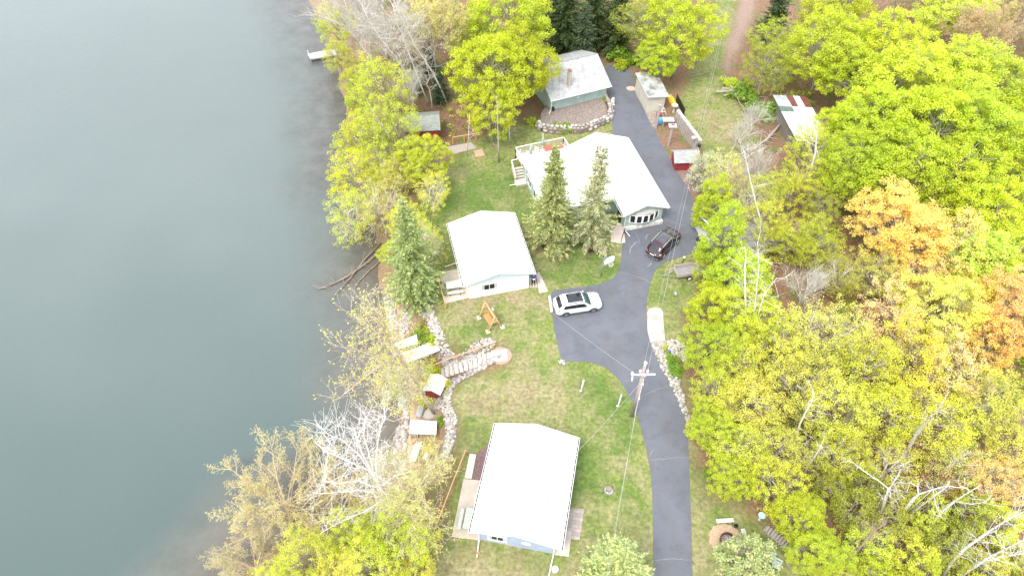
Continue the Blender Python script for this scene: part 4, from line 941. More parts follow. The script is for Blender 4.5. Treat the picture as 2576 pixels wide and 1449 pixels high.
bank('stone_bank', [[(1128,878),(1150,893),(1215,868),(1242,866),(1246,886),(1200,905),(1150,925),(1095,948),(1078,930),(1100,905)]], .11, .24, 11, label='loose pale stones under the wooden handrail north of the steps', zref=-1.0)
bank('stone_bank', [[(1100,948),(1160,930),(1225,908),(1250,905),(1255,915),(1190,930),(1130,958),(1108,968)], [(1115,968),(1150,950),(1200,925),(1262,900),(1262,912),(1200,935),(1156,958),(1138,985),(1130,1010),(1120,1012),(1112,990)], [(1108,985),(1138,985),(1134,1015),(1150,1060),(1146,1110),(1126,1165),(1106,1165),(1118,1110),(1124,1085),(1118,1050),(1108,1010)]], .12, .27, 21, label='band of pale stones curving along the lawn edge south of the steps', zref=-.5)
bank('stone_bank', [[(1003,1000),(1022,960),(1030,1010),(1030,1060),(1018,1110),(1022,1165),(990,1180),(990,1110),(1002,1060)], [(1000,905),(1015,905),(1024,960),(1006,1000),(996,950)]], .17, .40, 31, label='white and pink boulders edging the water along the sandy path', zref=-2.2)
bank('stone_bank', [[(962,740),(985,735),(1000,800),(1002,900),(990,900),(978,830)], [(1015,770),(1035,790),(1030,830),(1010,850),(1003,820)]], .12, .24, 36, label='pale stones at the water edge below the blue green spruce', zref=-2.0)
bank('stone_bank', [[(1637,863),(1656,862),(1680,900),(1712,960),(1728,1030),(1745,1070),(1728,1060),(1703,998),(1680,950),(1656,908)]], .14, .30, 41, label='edging of pale stones along the right side of the driveway', zref=0)
bank('stone_bank', [[(1672,858),(1712,852),(1732,880),(1735,925),(1712,900),(1690,895)]], .12, .24, 46, label='loose stones of the rock bed east of the driveway', mat=STONEG, zref=0)
bank('stone_bank', [[(1060,960),(1105,955),(1100,1000),(1065,1005)], [(1085,1010),(1110,1010),(1112,1040),(1090,1040)]], .10, .2, 51, label='broken grey stones around the red-fronted pump house', mat=STONEG, zref=-1.8)
# boulders by themselves
for (x, y), r_, lb in (((1085,1042),.75,'big flat grey boulder at the foot of the leaning shore tree'), ((1112,692),.3,'grey boulder at the top corner of the lakeside patio'), ((1073,762),.38,'largest round boulder at the top of the lawn edge stones'), ((1006,1122),.6,'large pink boulder at the water edge beside the white canopy'), ((1559.8,640),.13,'small white stone at the driveway edge above the basketball hoop'), ((1666,868),.42,'flat grey stone at the end of the concrete apron')):
    b = MB(); c = G(x, y); one_stone(b, c+Vector((0,0,r_*.2)), r_, random.Random(int(x)), .5); b.build('boulder', STONEG, None, True, label=lb, cat='boulder')
c = U(1414, 912); b = MB(); rg = random.Random(3)
for k in range(16): a0 = rg.uniform(0, 6.3); q = rg.uniform(0, .33); one_stone(b, c+Vector((q*math.cos(a0), q*math.sin(a0), .08)), .12, rg)
b.build('stone_heap', STONE, None, True, label='small round heap of white stones at the lower driveway corner', cat='stone heap')
# garage bed with boulder wall
out = [(1521,245),(1531,258),(1538.5,279),(1537,300),(1521,310),(1502,317),(1483,326),(1462,332),(1435,331),(1406,333),(1382,332),(1357,326),(1349,315)]
P = [U(x, y, .1) for x, y in out]; b = MB(); rg = random.Random(8)
L_ = [0]; 
for a, c in zip(P[:-1], P[1:]): L_.append(L_[-1]+(c-a).length)
def along(s):
    for i in range(len(L_)-1):
        if s <= L_[i+1]: return P[i].lerp(P[i+1], (s-L_[i])/(L_[i+1]-L_[i]))
    return P[-1]
for row, (z, rr) in enumerate(((.08,.36),(.40,.33),(.68,.28))):
    s = rg.uniform(0, .3)
    while s < L_[-1]:
        p = along(s); inn = (U(1450, 285, 0)-p); inn.z = 0; inn.normalize(); r_ = rr*rg.uniform(.75, 1.2); one_stone(b, p+inn*(.12*row)+Vector((0,0,z)), r_, rg, .75); s += r_*1.9
b.build('stone_wall', STONE, None, True, label='curved low wall of rounded field stones around the mulch bed in front of the garage', cat='stone wall')
bp = [U(x, y, BEDZ) for x, y in out]; ic = U(1450, 285, BEDZ)
bed = [tuple((p.lerp(ic, .11)).xy) for p in bp]+[tuple(U(x, y, BEDZ).xy) for x, y in [(1360,285),(1383,255),(1450,235),(1515,225)]]
MB().prism(bed, -.3, BEDZ).build('mulch_bed', basic('bark_mulch', (.22,.175,.155), .95, .5, 7, bump=.6), kind='structure')

# ---------------------------------------------------------------- steps with handrail
t = thing('stone_steps', 'pale concrete steps with a square landing going down from the lawn to the lake path', 'steps', ST_TOP)
d3 = Vector((ST_D.x, ST_D.y, 0)); n3 = Vector((ST_N.x, ST_N.y, 0)); NS = 12; tr = (ST_LEN+.4)/NS
PC = basic('pale_step_concrete', (.55,.49,.44), .85, .08, 3)
o = ST_TOP-d3*1.45-n3*.62; MB().obox(o+Vector((0,0,-.2)), d3*1.42, n3*1.24, Vector((0,0,.27))).build('landing', PC, t)
for k in range(NS): o = ST_TOP+d3*tr*k-n3*.58+Vector((0,0,-.14-.18*k)); MB().obox(o+Vector((0,0,-.25)), d3*(tr-.07), n3*1.16, Vector((0,0,.29))).build('step', PC, t)
gc = ST_TOP-d3*.75; b = MB(); b.prism([tuple((gc+d3*(1.15*math.cos(a)*(1 if math.cos(a) < 0 else .6))+n3*.98*math.sin(a)).xy) for a in np.linspace(0, 2*math.pi, 25)[:-1]], -.15, .03)
b.build('landing_gravel', basic('pink_gravel', (.36,.25,.19), .95, .25, 10, bump=.4), kind='structure')
t = thing('handrail', 'long orange wooden handrail on posts beside the concrete steps', 'handrail', ST_TOP)
tops = []
for (x, y) in ((1241,877),(1197,894),(1154,909),(1111,926)):
    c = G(x, y); MB().bar(c, c+Vector((0,0,.95)), .10).build('post', CEDAR, t); tops.append(c+Vector((0,0,1.0)))
e0 = tops[0]+(tops[0]-tops[1]).normalized()*.3; e1 = tops[-1]+(tops[-1]-tops[-2]).normalized()*1.0
MB().tube([e0]+tops+[e1], .06, 6).build('rail', wood('orange_rail', (.62,.36,.2), .7), t)
def railfence(label, posts, h=.9, name='rail_fence', mat=None):
    c0 = G(*posts[0]); t = thing(name, label, 'fence', c0); tp = []
    for p in posts: c = G(*p); MB().bar(c-Vector((0,0,.1)), c+Vector((0,0,h)), .12).build('post', CEDAR, t); tp.append(c+Vector((0,0,h+.04)))
    MB().tube(tp, .05, 6).build('rail', mat or LOGW, t)
railfence('short wooden rail with an orange post along the lake side of the white cottage patio', [(1103,712),(1121,776)])
railfence('long weathered wooden rail fence along the bank left of the blue cottage', [(1173,1145),(1143,1220),(1112,1300),(1087,1366)])

# ---------------------------------------------------------------- stored dock sections, canopy
def dock(label, px, z, name='dock_section', n=9, mat=None, legs=True, group='stored dock sections'):
    Q = [U(x, y, z) for x, y in px]; a, c, d, e = Q; t = thing(name, label, 'dock section', (a+c+d+e)/4, group); b = MB()
    for k in range(n):
        u0, u1 = k/n+.006, (k+1)/n-.006; b.add([a.lerp(c, u0), a.lerp(c, u1), e.lerp(d, u1), e.lerp(d, u0)]+[p-Vector((0,0,.04)) for p in (a.lerp(c, u0), a.lerp(c, u1), e.lerp(d, u1), e.lerp(d, u0))], [(0,1,2,3),(7,6,5,4),(0,4,5,1),(1,5,6,2),(2,6,7,3),(3,7,4,0)])
    b.build('decking', mat or WHITE, t); f = MB()
    for p, q in ((a, c), (c, d), (d, e), (e, a)): f.bar(p-Vector((0,0,.12)), q-Vector((0,0,.12)), .05, .15)
    f.build('frame', GREYM, t)
    if legs:
        for p in Q: g = min(hgt(p.x, p.y), z-.2); MB().tube([(p.x, p.y, g-.1), (p.x, p.y, z-.05)], .035, 6).build('leg', GREYM, t)
    return t
dock('short white dock section lying by the rock bed, farther from the steps', [(992.7,863.4),(1048,840.6),(1053.3,863.4),(998,877.8)], -1.3)
dock('longest white dock section, lying just above the steps handrail', [(1002.5,892),(1098.3,854.3),(1106.8,880.4),(1020,914.2)], -.9, n=14)
dock('white dock section on the sandy path nearest the water', [(1042.3,1116.9),(1061.5,1109.5),(1046.7,1158.4),(1029,1162.8)], -1.7)
dock('white dock section touching the stone band, upper of the pair', [(1094,1096),(1109.7,1099),(1096.4,1125.8),(1083.8,1122.8)], -1.3, n=6)
dock('white dock section, lower of the pair below the canopy', [(1076,1127.8),(1095,1127),(1076.4,1157.4),(1062,1152)], -1.45, n=6)
dock('wooden dock with a blue edge float standing out in the lake at the top left', [(773.5,136.3),(838.7,123.2),(856,137.5),(780.6,149.3)], WZ+.55, 'dock', 16, basic('grey_dock_boards', (.50,.47,.44), .85, .12), group=None)
DK = bpy.data.objects['dock']; a, c = U(782,151,WZ+.3), U(838,139.5,WZ+.3)
MB().bar(a, a.lerp(c, .3), .12, .2).bar(a.lerp(c, .62), c, .3, .25).build('edge_float', BLUEP, DK)
for x, y in ((776,137),(781,150)): p = U(x, y, WZ+.5); MB().tube([p-Vector((0,0,1.5)), p+Vector((0,0,.6))], .04, 6).build('post', WHITE, DK)
Q = [U(x, y, -.15) for x, y in [(1032.7,1055.5),(1099,1059),(1097,1092),(1028.7,1089)]]; ct = sum(Q, Vector())/4
t = thing('canopy', 'flat white canopy roof on posts over the sandy lake path', 'canopy', ct)
b = MB(); b.add(Q+[q-Vector((0,0,.12)) for q in Q], [(0,1,2,3),(7,6,5,4),(0,4,5,1),(1,5,6,2),(2,6,7,3),(3,7,4,0)]); b.build('roof', WHITE, t)
for q in Q: p = q.lerp(ct, .1); MB().bar((p.x, p.y, hgt(p.x, p.y)-.1), (p.x, p.y, -.26), .09).build('post', CEDAR, t)
p = G(1045,1097); simple('storage_crate', MB().box(p+Vector((0,0,.25)), (.55,.4,.5)).box(p+Vector((0,0,.52)), (.6,.45,.05)), GREYM, 'grey crate under the front edge of the canopy', 'crate')
a, c = G(1060,1026), G(1052.5,1054); dd = (c-a).normalized(); n = Vector((-dd.y, dd.x, 0)); t = thing('bench', 'blue grey slatted metal bench on the sandy path above the canopy', 'bench', a)
b = MB()
for k in range(5): b.obox(a+n*(-.22+.10*k)+Vector((0,0,.42)), c-a, n*.06, Vector((0,0,.03)))
b.build('seat', basic('blue_grey_slat', (.48,.55,.62), .5, .1), t); b = MB()
for k in range(3): b.obox(a+n*(.30)+Vector((0,0,.5+.12*k)), c-a, n*.03, Vector((0,0,.07)))
b.build('backrest', basic_once('blue_grey_slat2', (.48,.55,.62)), t)
for s in (.08, .92):
    for q in (-.2, .22): p = a.lerp(c, s)+n*q; MB().bar(p-Vector((0,0,.1)), p+Vector((0,0,.42)), .05).build('leg', GREYM, t)

# ---------------------------------------------------------------- deck of the green house
FZ = .95
ra, rb, rc_, rd = U(1297.3,371.8,1.9), U(1418.3,346.4,1.9), U(1436,376,1.9), U(1312,398,1.9)
t = thing('deck', 'raised wooden deck with pale railings behind the green house', 'deck', (ra+rc_)/2)
fl = [ra, rb, rc_, rd]; MB().prism([(p.x, p.y) for p in fl], FZ-.15, FZ).build('floor', DECKW, t)
RW = basic('pale_rail_paint', (.66,.60,.55), .7, .1)
for p, q in ((ra, rb), (rb, rc_), (ra, rd)):
    ln = (q-p).length; f = MB(); f.bar(p, q, .14, .06); f.bar(p-Vector((0,0,.8)), q-Vector((0,0,.8)), .07, .06); f.build('rail', RW, t); nb_ = int(ln/.16); f = MB()
    for k in range(nb_+1): x = p.lerp(q, k/nb_); f.box((x.x, x.y, FZ+.52), (.045, .045, .85))
    f.build('balusters', RW, t); m_ = max(1, int(ln/1.8))
    for k in range(m_+1): x = p.lerp(q, k/m_); MB().box((x.x, x.y, .94), (.12, .12, 1.88)).build('post', RW, t)
M2 = frame((rd.x, rd.y), 15); 
for k in range(5): b = nb(M2); b.box((-.55-.30*0, -.35-.30*k, FZ-.12-.17*k), (1.3, .32, .06)); b.box((-.55, -.35-.30*k+.14, FZ-.22-.17*k), (1.3, .03, .17)); b.build('stair_tread', DECKW, t)
for s in (-1.2, .1):
    b = nb(M2); b.bar((s, -.1, 1.85), (s, -1.9, 1.0), .12, .05)
    for k in range(9): b.box((s, -.2-.2*k, 1.35-.09*k), (.04, .04, .85))
    b.build('stair_rail', RW, t)
b = nb(M2); b.bar((-1.2,-.1,1.87), (.1,.05,1.87), .12, .05); b.build('stair_rail', RW, t)
ld = nb(M2); ld.box((-.55, -2.1, .12), (1.5, .8, .24)); ld.build('stair_foot', DECKW, t)
hc = [U(x, y, 1.82) for x, y in [(1367.6,368.4),(1406,358.8),(1424,374.5),(1376,385.8)]]
t = thing('hot_tub', 'square hot tub with a brick red cover on the deck', 'hot tub', (hc[0]+hc[2])/2)
b = MB(); q = [p.lerp((hc[0]+hc[2])/2, .05) for p in hc]; b.prism([(p.x, p.y) for p in q], FZ, 1.72); b.build('tub', basic('cream_tub', (.62,.55,.46), .6, .1), t)
RC = basic('red_vinyl_cover', (.36,.10,.075), .5, .1, 3); m1, m2 = hc[0].lerp(hc[1], .5), hc[3].lerp(hc[2], .5)
MB().prism([(p.x, p.y) for p in (hc[0], m1.lerp(hc[0], .01), m2.lerp(hc[3], .01), hc[3])], 1.723, 1.83).build('cover', RC, t); MB().prism([(p.x, p.y) for p in (m1.lerp(hc[1], .01), hc[1], hc[2], m2.lerp(hc[2], .01))], 1.723, 1.83).build('cover', RC, t)
tc_ = U(1334.4,391,FZ+.7); t = thing('patio_table', 'round white patio table on the deck', 'table', (tc_.x, tc_.y, FZ))
MB().lathe((tc_.x, tc_.y, FZ+.70), [(.66,0),(.68,.03),(.64,.045),(.03,.045)], 28).build('table_top', WHITE, t)
for k in range(4): a0 = k*1.57+.4; MB().tube([(tc_.x+.5*math.cos(a0), tc_.y+.5*math.sin(a0), FZ), (tc_.x+.4*math.cos(a0), tc_.y+.4*math.sin(a0), FZ+.7)], .025, 6).build('leg', WHITE, t)
UM = basic('sage_canvas', (.34,.40,.37), .9, .15)
def umbrella(label, x, y, z0, h, lean=(0,0)):
    t = thing('parasol', label, 'parasol', (x, y, z0), 'closed parasols on the deck'); tp = Vector((x+lean[0], y+lean[1], z0+h)); bp = Vector((x, y, z0))
    MB().tube([bp, tp], .025, 6).build('pole', WHITE, t); pr = [bp.lerp(tp, u) for u in (.42, .5, .7, .9, .99)]; MB().tube(pr, [.20, .19, .14, .08, .02], 9).build('canopy', UM, t, True)
    MB().lathe((x, y, z0), [(.25,0),(.25,.06),(.06,.09)], 16).build('base', WHITE, t)
umbrella('closed grey green parasol standing through the white patio table', tc_.x, tc_.y, FZ, 2.3)
u2 = U(1364.5,381,FZ); umbrella('closed grey green parasol beside the red hot tub cover', u2.x, u2.y, FZ, 2.6)
def pchair(label, x, y, rot):
    M = frame((x, y, FZ), rot); t = thing('patio_chair', label, 'chair', (x, y, FZ), 'white chairs around the patio table'); b = nb(M); b.box((0,0,.42), (.5,.5,.04)); b.build('seat', WHITE, t)
    b = nb(M); [b.box((-.2+.1*k,.26,.7), (.06,.03,.55)) for k in range(5)]; b.box((0,.26,.99), (.5,.04,.06)); b.build('backrest', WHITE, t)
    for i in (-1, 1):
        for j in (-1, 1): b = nb(M); b.box((i*.22,j*.22,.2), (.04,.04,.42)); b.build('leg', WHITE, t)
pchair('white patio chair on the lake side of the deck table', tc_.x-.95, tc_.y+.4, 60); pchair('white patio chair on the hot tub side of the deck table', tc_.x+.6, tc_.y+.85, -30)

# ---------------------------------------------------------------- things beside the storage shed
def conv(x, y): return (1562.8+.2015*x, 154.6+.2015*y)
a, c = U(1694, 309), U(1751, 386); d = (c-a).normalized(); n = Vector((-d.y, d.x, 0)); ln = (c-a).length
t = thing('stockade_fence', 'tall weathered grey board fence with a pale mossy cap between shed and red shed', 'fence', a)
for k in range(int(ln/.16)):
    p = a+d*(.16*k); MB().obox(p+Vector((0,0,0)), d*.15, n*.06, Vector((0,0,1.85+.07*math.sin(k*1.3)))).build('board', basic_once('silver_board_%d' % (k % 3), (.30+.05*(k % 3),.27+.04*(k % 3),.245+.04*(k % 3)), var=.35), t)
for k in range(6): p = a+d*(ln*k/6+.02)+n*.065; MB().obox(p+Vector((0,0,1.75-.03*(k % 2))), d*(ln/6-.05), n*.36, Vector((0,0,.12))).build('cap_board', basic_once('mossy_white', (.56,.56,.46), var=.25), t)
for (bx, by), (tx, ty), lb in ((conv(432,830), conv(443,540), 'weathered round wooden post at the driveway edge in front of the cream shed'),):
    c0 = U(bx, by); h = vtop(c0, tx, ty); simple('wooden_post', MB().tube([c0, c0+Vector((0,0,h.z))], .17, 10), OLDW, lb, 'post')
c0 = U(*conv(585,1060)); t = thing('bird_feeder', 'grey wooden post carrying a flat feeder tray beside the board fence', 'bird feeder', c0)
MB().tube([c0, c0+Vector((.05,.03,2.9))], .15, 10).build('post', OLDW, t); MB().box(c0+Vector((.05,.06,2.95)), (.95,.75,.06)).build('tray', basic('pinkish_board', (.45,.37,.34), .9, .2), t); MB().box(c0+Vector((.1,.2,3.0)), (.35,.2,.06)).build('tray_block', RED, t)
c0 = U(1678, 318); t = thing('garden_table', 'slatted pale wooden table beside the cream shed', 'table', c0); b = MB()
for k in range(6): b.box(c0+Vector((0,-.36+.145*k,1.0)), (1.4,.12,.04))
b.build('table_top', basic('pale_pink_wood', (.60,.52,.49), .8, .12), t); legs4('leg', [(c0.x-.6,c0.y-.3),(c0.x+.6,c0.y-.3),(c0.x-.6,c0.y+.3),(c0.x+.6,c0.y+.3)], .07, 0, .98, OLDW, t)
c0 = U(1659.5, 312); simple('barrel', MB().lathe(c0, [(.28,0),(.33,.3),(.33,.6),(.28,.85),(.05,.87)], 18), BLUEP, 'light blue plastic barrel left of the slatted table', 'barrel', smooth=True)
c0 = U(1690, 312); simple('water_tub', MB().lathe(c0, [(.22,0),(.28,.5),(.26,.5),(.2,.05)], 16), BLUEP, 'small light blue tub under the right end of the slatted table', 'tub')
c0 = U(1657, 299); simple('storage_box', MB().box(c0+Vector((0,.1,.3)), (.6,.5,.6)).box(c0+Vector((0,.1,.62)), (.66,.56,.05)), RED, 'dark red box behind the light blue barrel', 'box')
c0 = U(1658, 290); b = MB(); b.bar(c0, c0+Vector((.45,0,1.1)), .06); b.bar(c0+Vector((.9,0,0)), c0+Vector((.45,0,1.1)), .06); b.bar(c0+Vector((.2,0,.5)), c0+Vector((.7,0,.5)), .05); simple('sawhorse', b, WHITE, 'white A-shaped stand against the near wall of the cream shed', 'stand')
c0 = U(*conv(650,640)); t = thing('bird_bath', 'stone bird bath at the far end of the board fence', 'bird bath', c0)
MB().lathe(c0, [(.22,0),(.13,.15),(.11,.8),(.18,.95)], 14).build('pedestal', CONC, t, True); MB().lathe(c0+Vector((0,0,.95)), [(.15,0),(.40,.12),(.42,.17),(.37,.17),(.1,.06)], 22).build('bowl', CONC, t, True)
a, c = U(1684,246), U(1698,268); b = MB(); dd = c-a; sd2 = Vector((-dd.y, dd.x, 0)).normalized(); V = []; nS = 12
for i in range(nS+1):
    u = i/nS; w_ = .42*math.sin(math.pi*min(1, .12+u*.84))**.6; p = a.lerp(c, u)
    V += [p-sd2*w_+Vector((0,0,.05)), p-sd2*w_*.7+Vector((0,0,.38)), p+Vector((0,0,.50)), p+sd2*w_*.7+Vector((0,0,.38)), p+sd2*w_+Vector((0,0,.05))]
b.add(V, [(5*i+j, 5*i+j+1, 5*i+j+6, 5*i+j+5) for i in range(nS) for j in range(4)]); simple('kayak', b, YEL, 'yellow upturned kayak behind the cream shed', 'kayak', smooth=True)
a, c = U(1700,254), U(1720,292); t = thing('iron_fence', 'row of black iron railings with pointed bars behind the board fence', 'fence', a); dd = (c-a)
for k in range(4):
    b = MB(); p0_, p1_ = a.lerp(c, k/4+.01), a.lerp(c, (k+1)/4-.01)
    for j in range(6): p = p0_.lerp(p1_, j/5); b.tube([p, p+Vector((0,0,.95)), p+Vector((0,0,1.1))], [.035,.035,.005], 4)
    b.bar(p0_+Vector((0,0,.25)), p1_+Vector((0,0,.25)), .05); b.bar(p0_+Vector((0,0,.8)), p1_+Vector((0,0,.8)), .05); b.build('panel', BLACKM, t)
p = U(1743,350,1.85); simple('sack', MB().ball(p+Vector((.1,.1,.12)), (.28,.22,.14), 12, 8), CREAM, 'white sack lying on the near end of the board fence cap', 'sack', smooth=True)
p = U(1752,368,1.2); simple('tarpaulin', MB().obox(p, (.25,-.35,0), (.18,.12,.1), (0,0,.35)), BLACKM, 'black folded sheet hanging at the near end of the board fence', 'sheet')
c0 = U(1587.5,224); b = MB(); b.prism([(c0.x+.62*math.cos(a)*(1+.05*math.sin(5*a)), c0.y+.5*math.sin(a)) for a in np.linspace(0, 6.283, 21)[:-1]], -.1, .06); simple('tree_ring', b, basic_once('pink_stone_chips', (.50,.38,.31), var=.3, scale=9), 'pinkish stone ring around the trunk at the left corner of the cream shed', 'tree ring')
MB().prism([tuple(U(x, y, .035).xy) for x, y in [conv(300,640), conv(520,620), conv(540,760), conv(395,830)]], -.1, .04).build('path', basic('stained_pad', (.26,.215,.18), .9, .3, 2), kind='structure')
c0 = U(1889, 285); t = thing('bin', 'dark red and grey bins by the brush pile', 'bin', c0); MB().box(c0+Vector((.3,.1,.35)), (.6,.5,.7)).build('bin_body', RED, t); MB().lathe(c0+Vector((-.3,-.2,0)), [(.3,0),(.36,.45),(.34,.45),(.28,.04)], 14).build('tub', GREYM, t)
c0 = U(1747,566); simple('gas_can', MB().lathe(c0, [(.2,0),(.22,.3),(.2,.42),(.06,.48),(.06,.55)], 14), basic('bright_red', (.62,.02,.03), .4, .05), 'bright red container at the corner of the garage right of the maroon suv', 'container', smooth=True)
simple('door_mat', MB().prism([tuple(U(x, y, .04).xy) for x, y in [(1749,599),(1760,596),(1766,610),(1755,614)]], 0, .045), DARK, 'black mat on the asphalt in front of the garage at right', 'mat')
c0 = U(1567,585); t = thing('railing', 'short black iron handrail beside the pink entrance walk', 'handrail', c0); b = MB(); a, c = U(1570,588), U(1562,611); b.tube([a, a+Vector((0,0,.85)), c+Vector((0,0,.85)), c], .03, 5); b.tube([a+Vector((0,0,.45)), c+Vector((0,0,.45))], .02, 4); b.build('bars', BLACKM, t)
# brush pile and driftwood
GL = basic('bleached_log', (.38,.33,.29), .9, .25, 5)
DRIFT = basic('wet_driftwood', (.24,.19,.15), .8, .3, 5)
c0 = U(1858, 240); t = thing('brush_pile', 'heap of bleached trunks and branches at the edge of the grass strip', 'brush pile', c0); rg = random.Random(4)
for k in range(26):
    a0 = rg.gauss(-.25, .22); L0 = rg.uniform(1.6, 4.2); o = c0+Vector((rg.gauss(0, .7), rg.gauss(0, .45), rg.uniform(.08, .6))); dv = Vector((math.cos(a0), math.sin(a0), rg.uniform(-.06, .06)))*L0/2
    MB().tube([o-dv, o+Vector((0,rg.uniform(-.1,.1),.03)), o+dv], rg.uniform(.06, .13), 6, .03).build('branch', GL, t)
def logthing(label, pts, r, twigs=8, seed=1, mat=None, name='fallen_log', z=None, tl=1.2):
    P = [(G(x, y, .12) if z is None else U(x, y, z)) for x, y in pts]; t = thing(name, label, 'log', P[0]); MB().tube(P, r, 8, r*.35).build('trunk', mat or GL, t, True); rg = random.Random(seed); b = MB()
    for k in range(twigs):
        u = rg.uniform(.25, 1); i = min(len(P)-2, int(u*(len(P)-1))); p = P[i].lerp(P[i+1], u*(len(P)-1)-i); a0 = rg.uniform(0, 6.3); dv = Vector((math.cos(a0), math.sin(a0), rg.uniform(0, .7)))*rg.uniform(.5, 1)*tl
        b.tube([p, p+dv*.5+Vector((0,0,.05)), p+dv], r*.3, 4, .008)
    if twigs: b.build('twigs', mat or GL, t)
logthing('pale fallen trunk with bare twigs leading from the patched shed to the blossom tree', [(1962,314),(1931,349),(1890,378),(1868,372)], .16, 40, 2, z=1.0, tl=1.6)
logthing('long bleached driftwood trunk reaching from the bank into the lake', [(956,632),(925,660),(872,697),(820,722),(800,727)], .17, 12, 3, z=WZ+.12, mat=DRIFT)
logthing('thinner driftwood trunk crossing beside the long one in the shallow water', [(958,612),(920,650),(880,700),(840,745)], .12, 10, 5, z=WZ+.22, mat=DRIFT)
logthing('dark sunken branch below the two driftwood trunks', [(955,660),(930,680),(905,705),(892,725)], .09, 6, 6, mat=BARKB, z=WZ+.1)
logthing('thin bare stick lying across the grass strip', [(1735,196),(1770,187),(1800,178),(1828,172)], .05, 3, 9)
logthing('slim grey trunk leaning on the brush pile', [(1822,190),(1850,235),(1862,262),(1895,296)], .09, 6, 12, z=.5)
logthing('broken pale log leaning beside the far end of the patched shed', [(1963,252),(1978,238),(1984,228)], .12, 0, 13, z=.8)

MB().prism([tuple(G(x, y).xy) for x, y in [(1118,372),(1185,360),(1200,374),(1128,392)]], -.6, .08).build('boardwalk', OLDW, label='low brown boardwalk in front of the larger dark red shed', cat='boardwalk')
MB().prism([tuple(U(x, y, .1).xy) for x, y in [(1192,380),(1213,374),(1220,391),(1197,396)]], -.1, .1).build('wooden_board', basic('tan_board', (.42,.30,.20), .8, .1), label='pale wooden board lying at the end of the boardwalk', cat='board')
railfence('short wooden rail behind the boardwalk near the larger red shed', [(1140,362),(1168,357),(1198,352)])
# ---------------------------------------------------------------- utility pole and wires
pb = U(1590, 1046); tp = vtop(pb, 1613.7, 917); PH = tp.z
t = thing('utility_pole', 'wooden utility pole with a white crossarm and insulators standing at the driveway edge', 'utility pole', pb); top = pb+Vector((0,0,PH)); 
MB().tube([pb, top], .17, 10, .12).build('pole', basic('pole_wood', (.33,.27,.24), .9, .25, 6), t, True)
b = MB(); b.tube([top-Vector((0,0,.05)), top+Vector((0,0,.35))], .09, 8); b.ball(top+Vector((0,0,.35)), .14, 10, 6); b.build('top_insulator', WHITE, t, True)
ca = top-Vector((0,0,1.05)); ax_ = Vector((1, .02, 0)).normalized(); MB().bar(ca-ax_*.95+Vector((0,-.15,0)), ca+ax_*.95+Vector((0,-.15,0)), .10, .12).build('crossarm', basic('white_arm', (.66,.64,.62), .6, .08), t)
for s in (-1, 1): MB().bar(ca+ax_*s*.6+Vector((0,-.18,0)), ca+Vector((0,-.14,-.6)), .04).build('brace', GREYM, t)
for x, dz in ((-.9,.18),(-.3,.45),(.28,.45)): MB().lathe(ca+ax_*x+Vector((0,-.15,dz-.1)), [(.05,0),(.11,.06),(.07,.12),(.10,.2),(.06,.28),(.04,.34)], 12).build('insulator', WHITE, t, True)
MB().tube([ca-ax_*.85+Vector((0,-.25,-.1)), ca-ax_*.85+Vector((0,-.4,-.55))], .06, 8).build('fuse_holder', WHITE, t, True)
for z in (3.0, 5.2, 6.6): MB().box(pb+Vector((.16,-.1,z)), (.14,.12,.2)).build('pole_bracket', WHITE, t)
b = MB(); b.tube([pb+Vector((.17,-.05,.3)), pb+Vector((.15,-.05,PH-1.2))], .03, 5); b.build('conduit', WHITE, t)
WIRE = basic('aluminium_wire', (.40,.41,.42), .5, .05)
def wire(label, a, c, sag=.6, r=.014, n=24):
    P = [a.lerp(c, i/n)-Vector((0,0,sag*4*(i/n)*(1-i/n))) for i in range(n+1)]; MB().tube(P, r*.5, 4).build('power_wire', WIRE, label=label, cat='wire')
def hp(px, py, z): return U(px, py, z)
nA = hp(1835, -30, 9.5)
wire('thin overhead wire over the maroon suv, left of the pair', top+Vector((-.1,0,.3)), hp(1842,-40,9.2), 1.2, .012)
wire('brighter overhead wire over the maroon suv, right of the pair', ca+ax_*.28+Vector((0,-.15,.4)), hp(1846,-42,8.6), 1.2, .02)
wire('left overhead wire running down past the lawn to the lower spruce', top+Vector((0,0,-.5)), hp(1505,1560,8.0), .5, .012)
wire('right overhead wire running down past the lawn to the lower spruce', pb+Vector((0,0,PH-2)), hp(1510,1565,7.4), .5, .02)
wire('twisted service wire from the pole to the white cottage', ca-ax_*.2+Vector((0,-.2,-.3)), hp(1338,745,2.4) , .25, .018)
wire('service wire from the pole to the blue cottage roof edge', pb+Vector((0,0,PH-2.4)), hp(1448,1140,2.6), .3, .018)

# ---------------------------------------------------------------- trees
def leaf_quads(C, n_per, rad, size, seed, flat=.7, up=.5, elong=1.35):
    """n_per small leaf faces round every centre in C -> (faces*4, 3)"""
    g = np.random.default_rng(seed); N = len(C)*n_per; c = np.repeat(C, n_per, 0)
    d = g.normal(size=(N, 3)); d /= np.linalg.norm(d, axis=1)[:, None]; rr = rad if np.isscalar(rad) else np.repeat(rad, n_per)
    c = c+d*(g.random(N)**.45*rr)[:, None]*np.array([1, 1, flat])
    nrm = g.normal(size=(N, 3)); nrm[:, 2] = np.abs(nrm[:, 2])+up; nrm += d*.6; nrm /= np.linalg.norm(nrm, axis=1)[:, None]
    t = np.cross(nrm, g.normal(size=(N, 3))); t /= np.linalg.norm(t, axis=1)[:, None]; b = np.cross(nrm, t)
    s = (size*g.uniform(.65, 1.3, N))[:, None]
    return np.stack([c-t*s*elong*.5, c+b*s*.42, c+t*s*elong*.5, c-b*s*.42], 1).reshape(-1, 3)
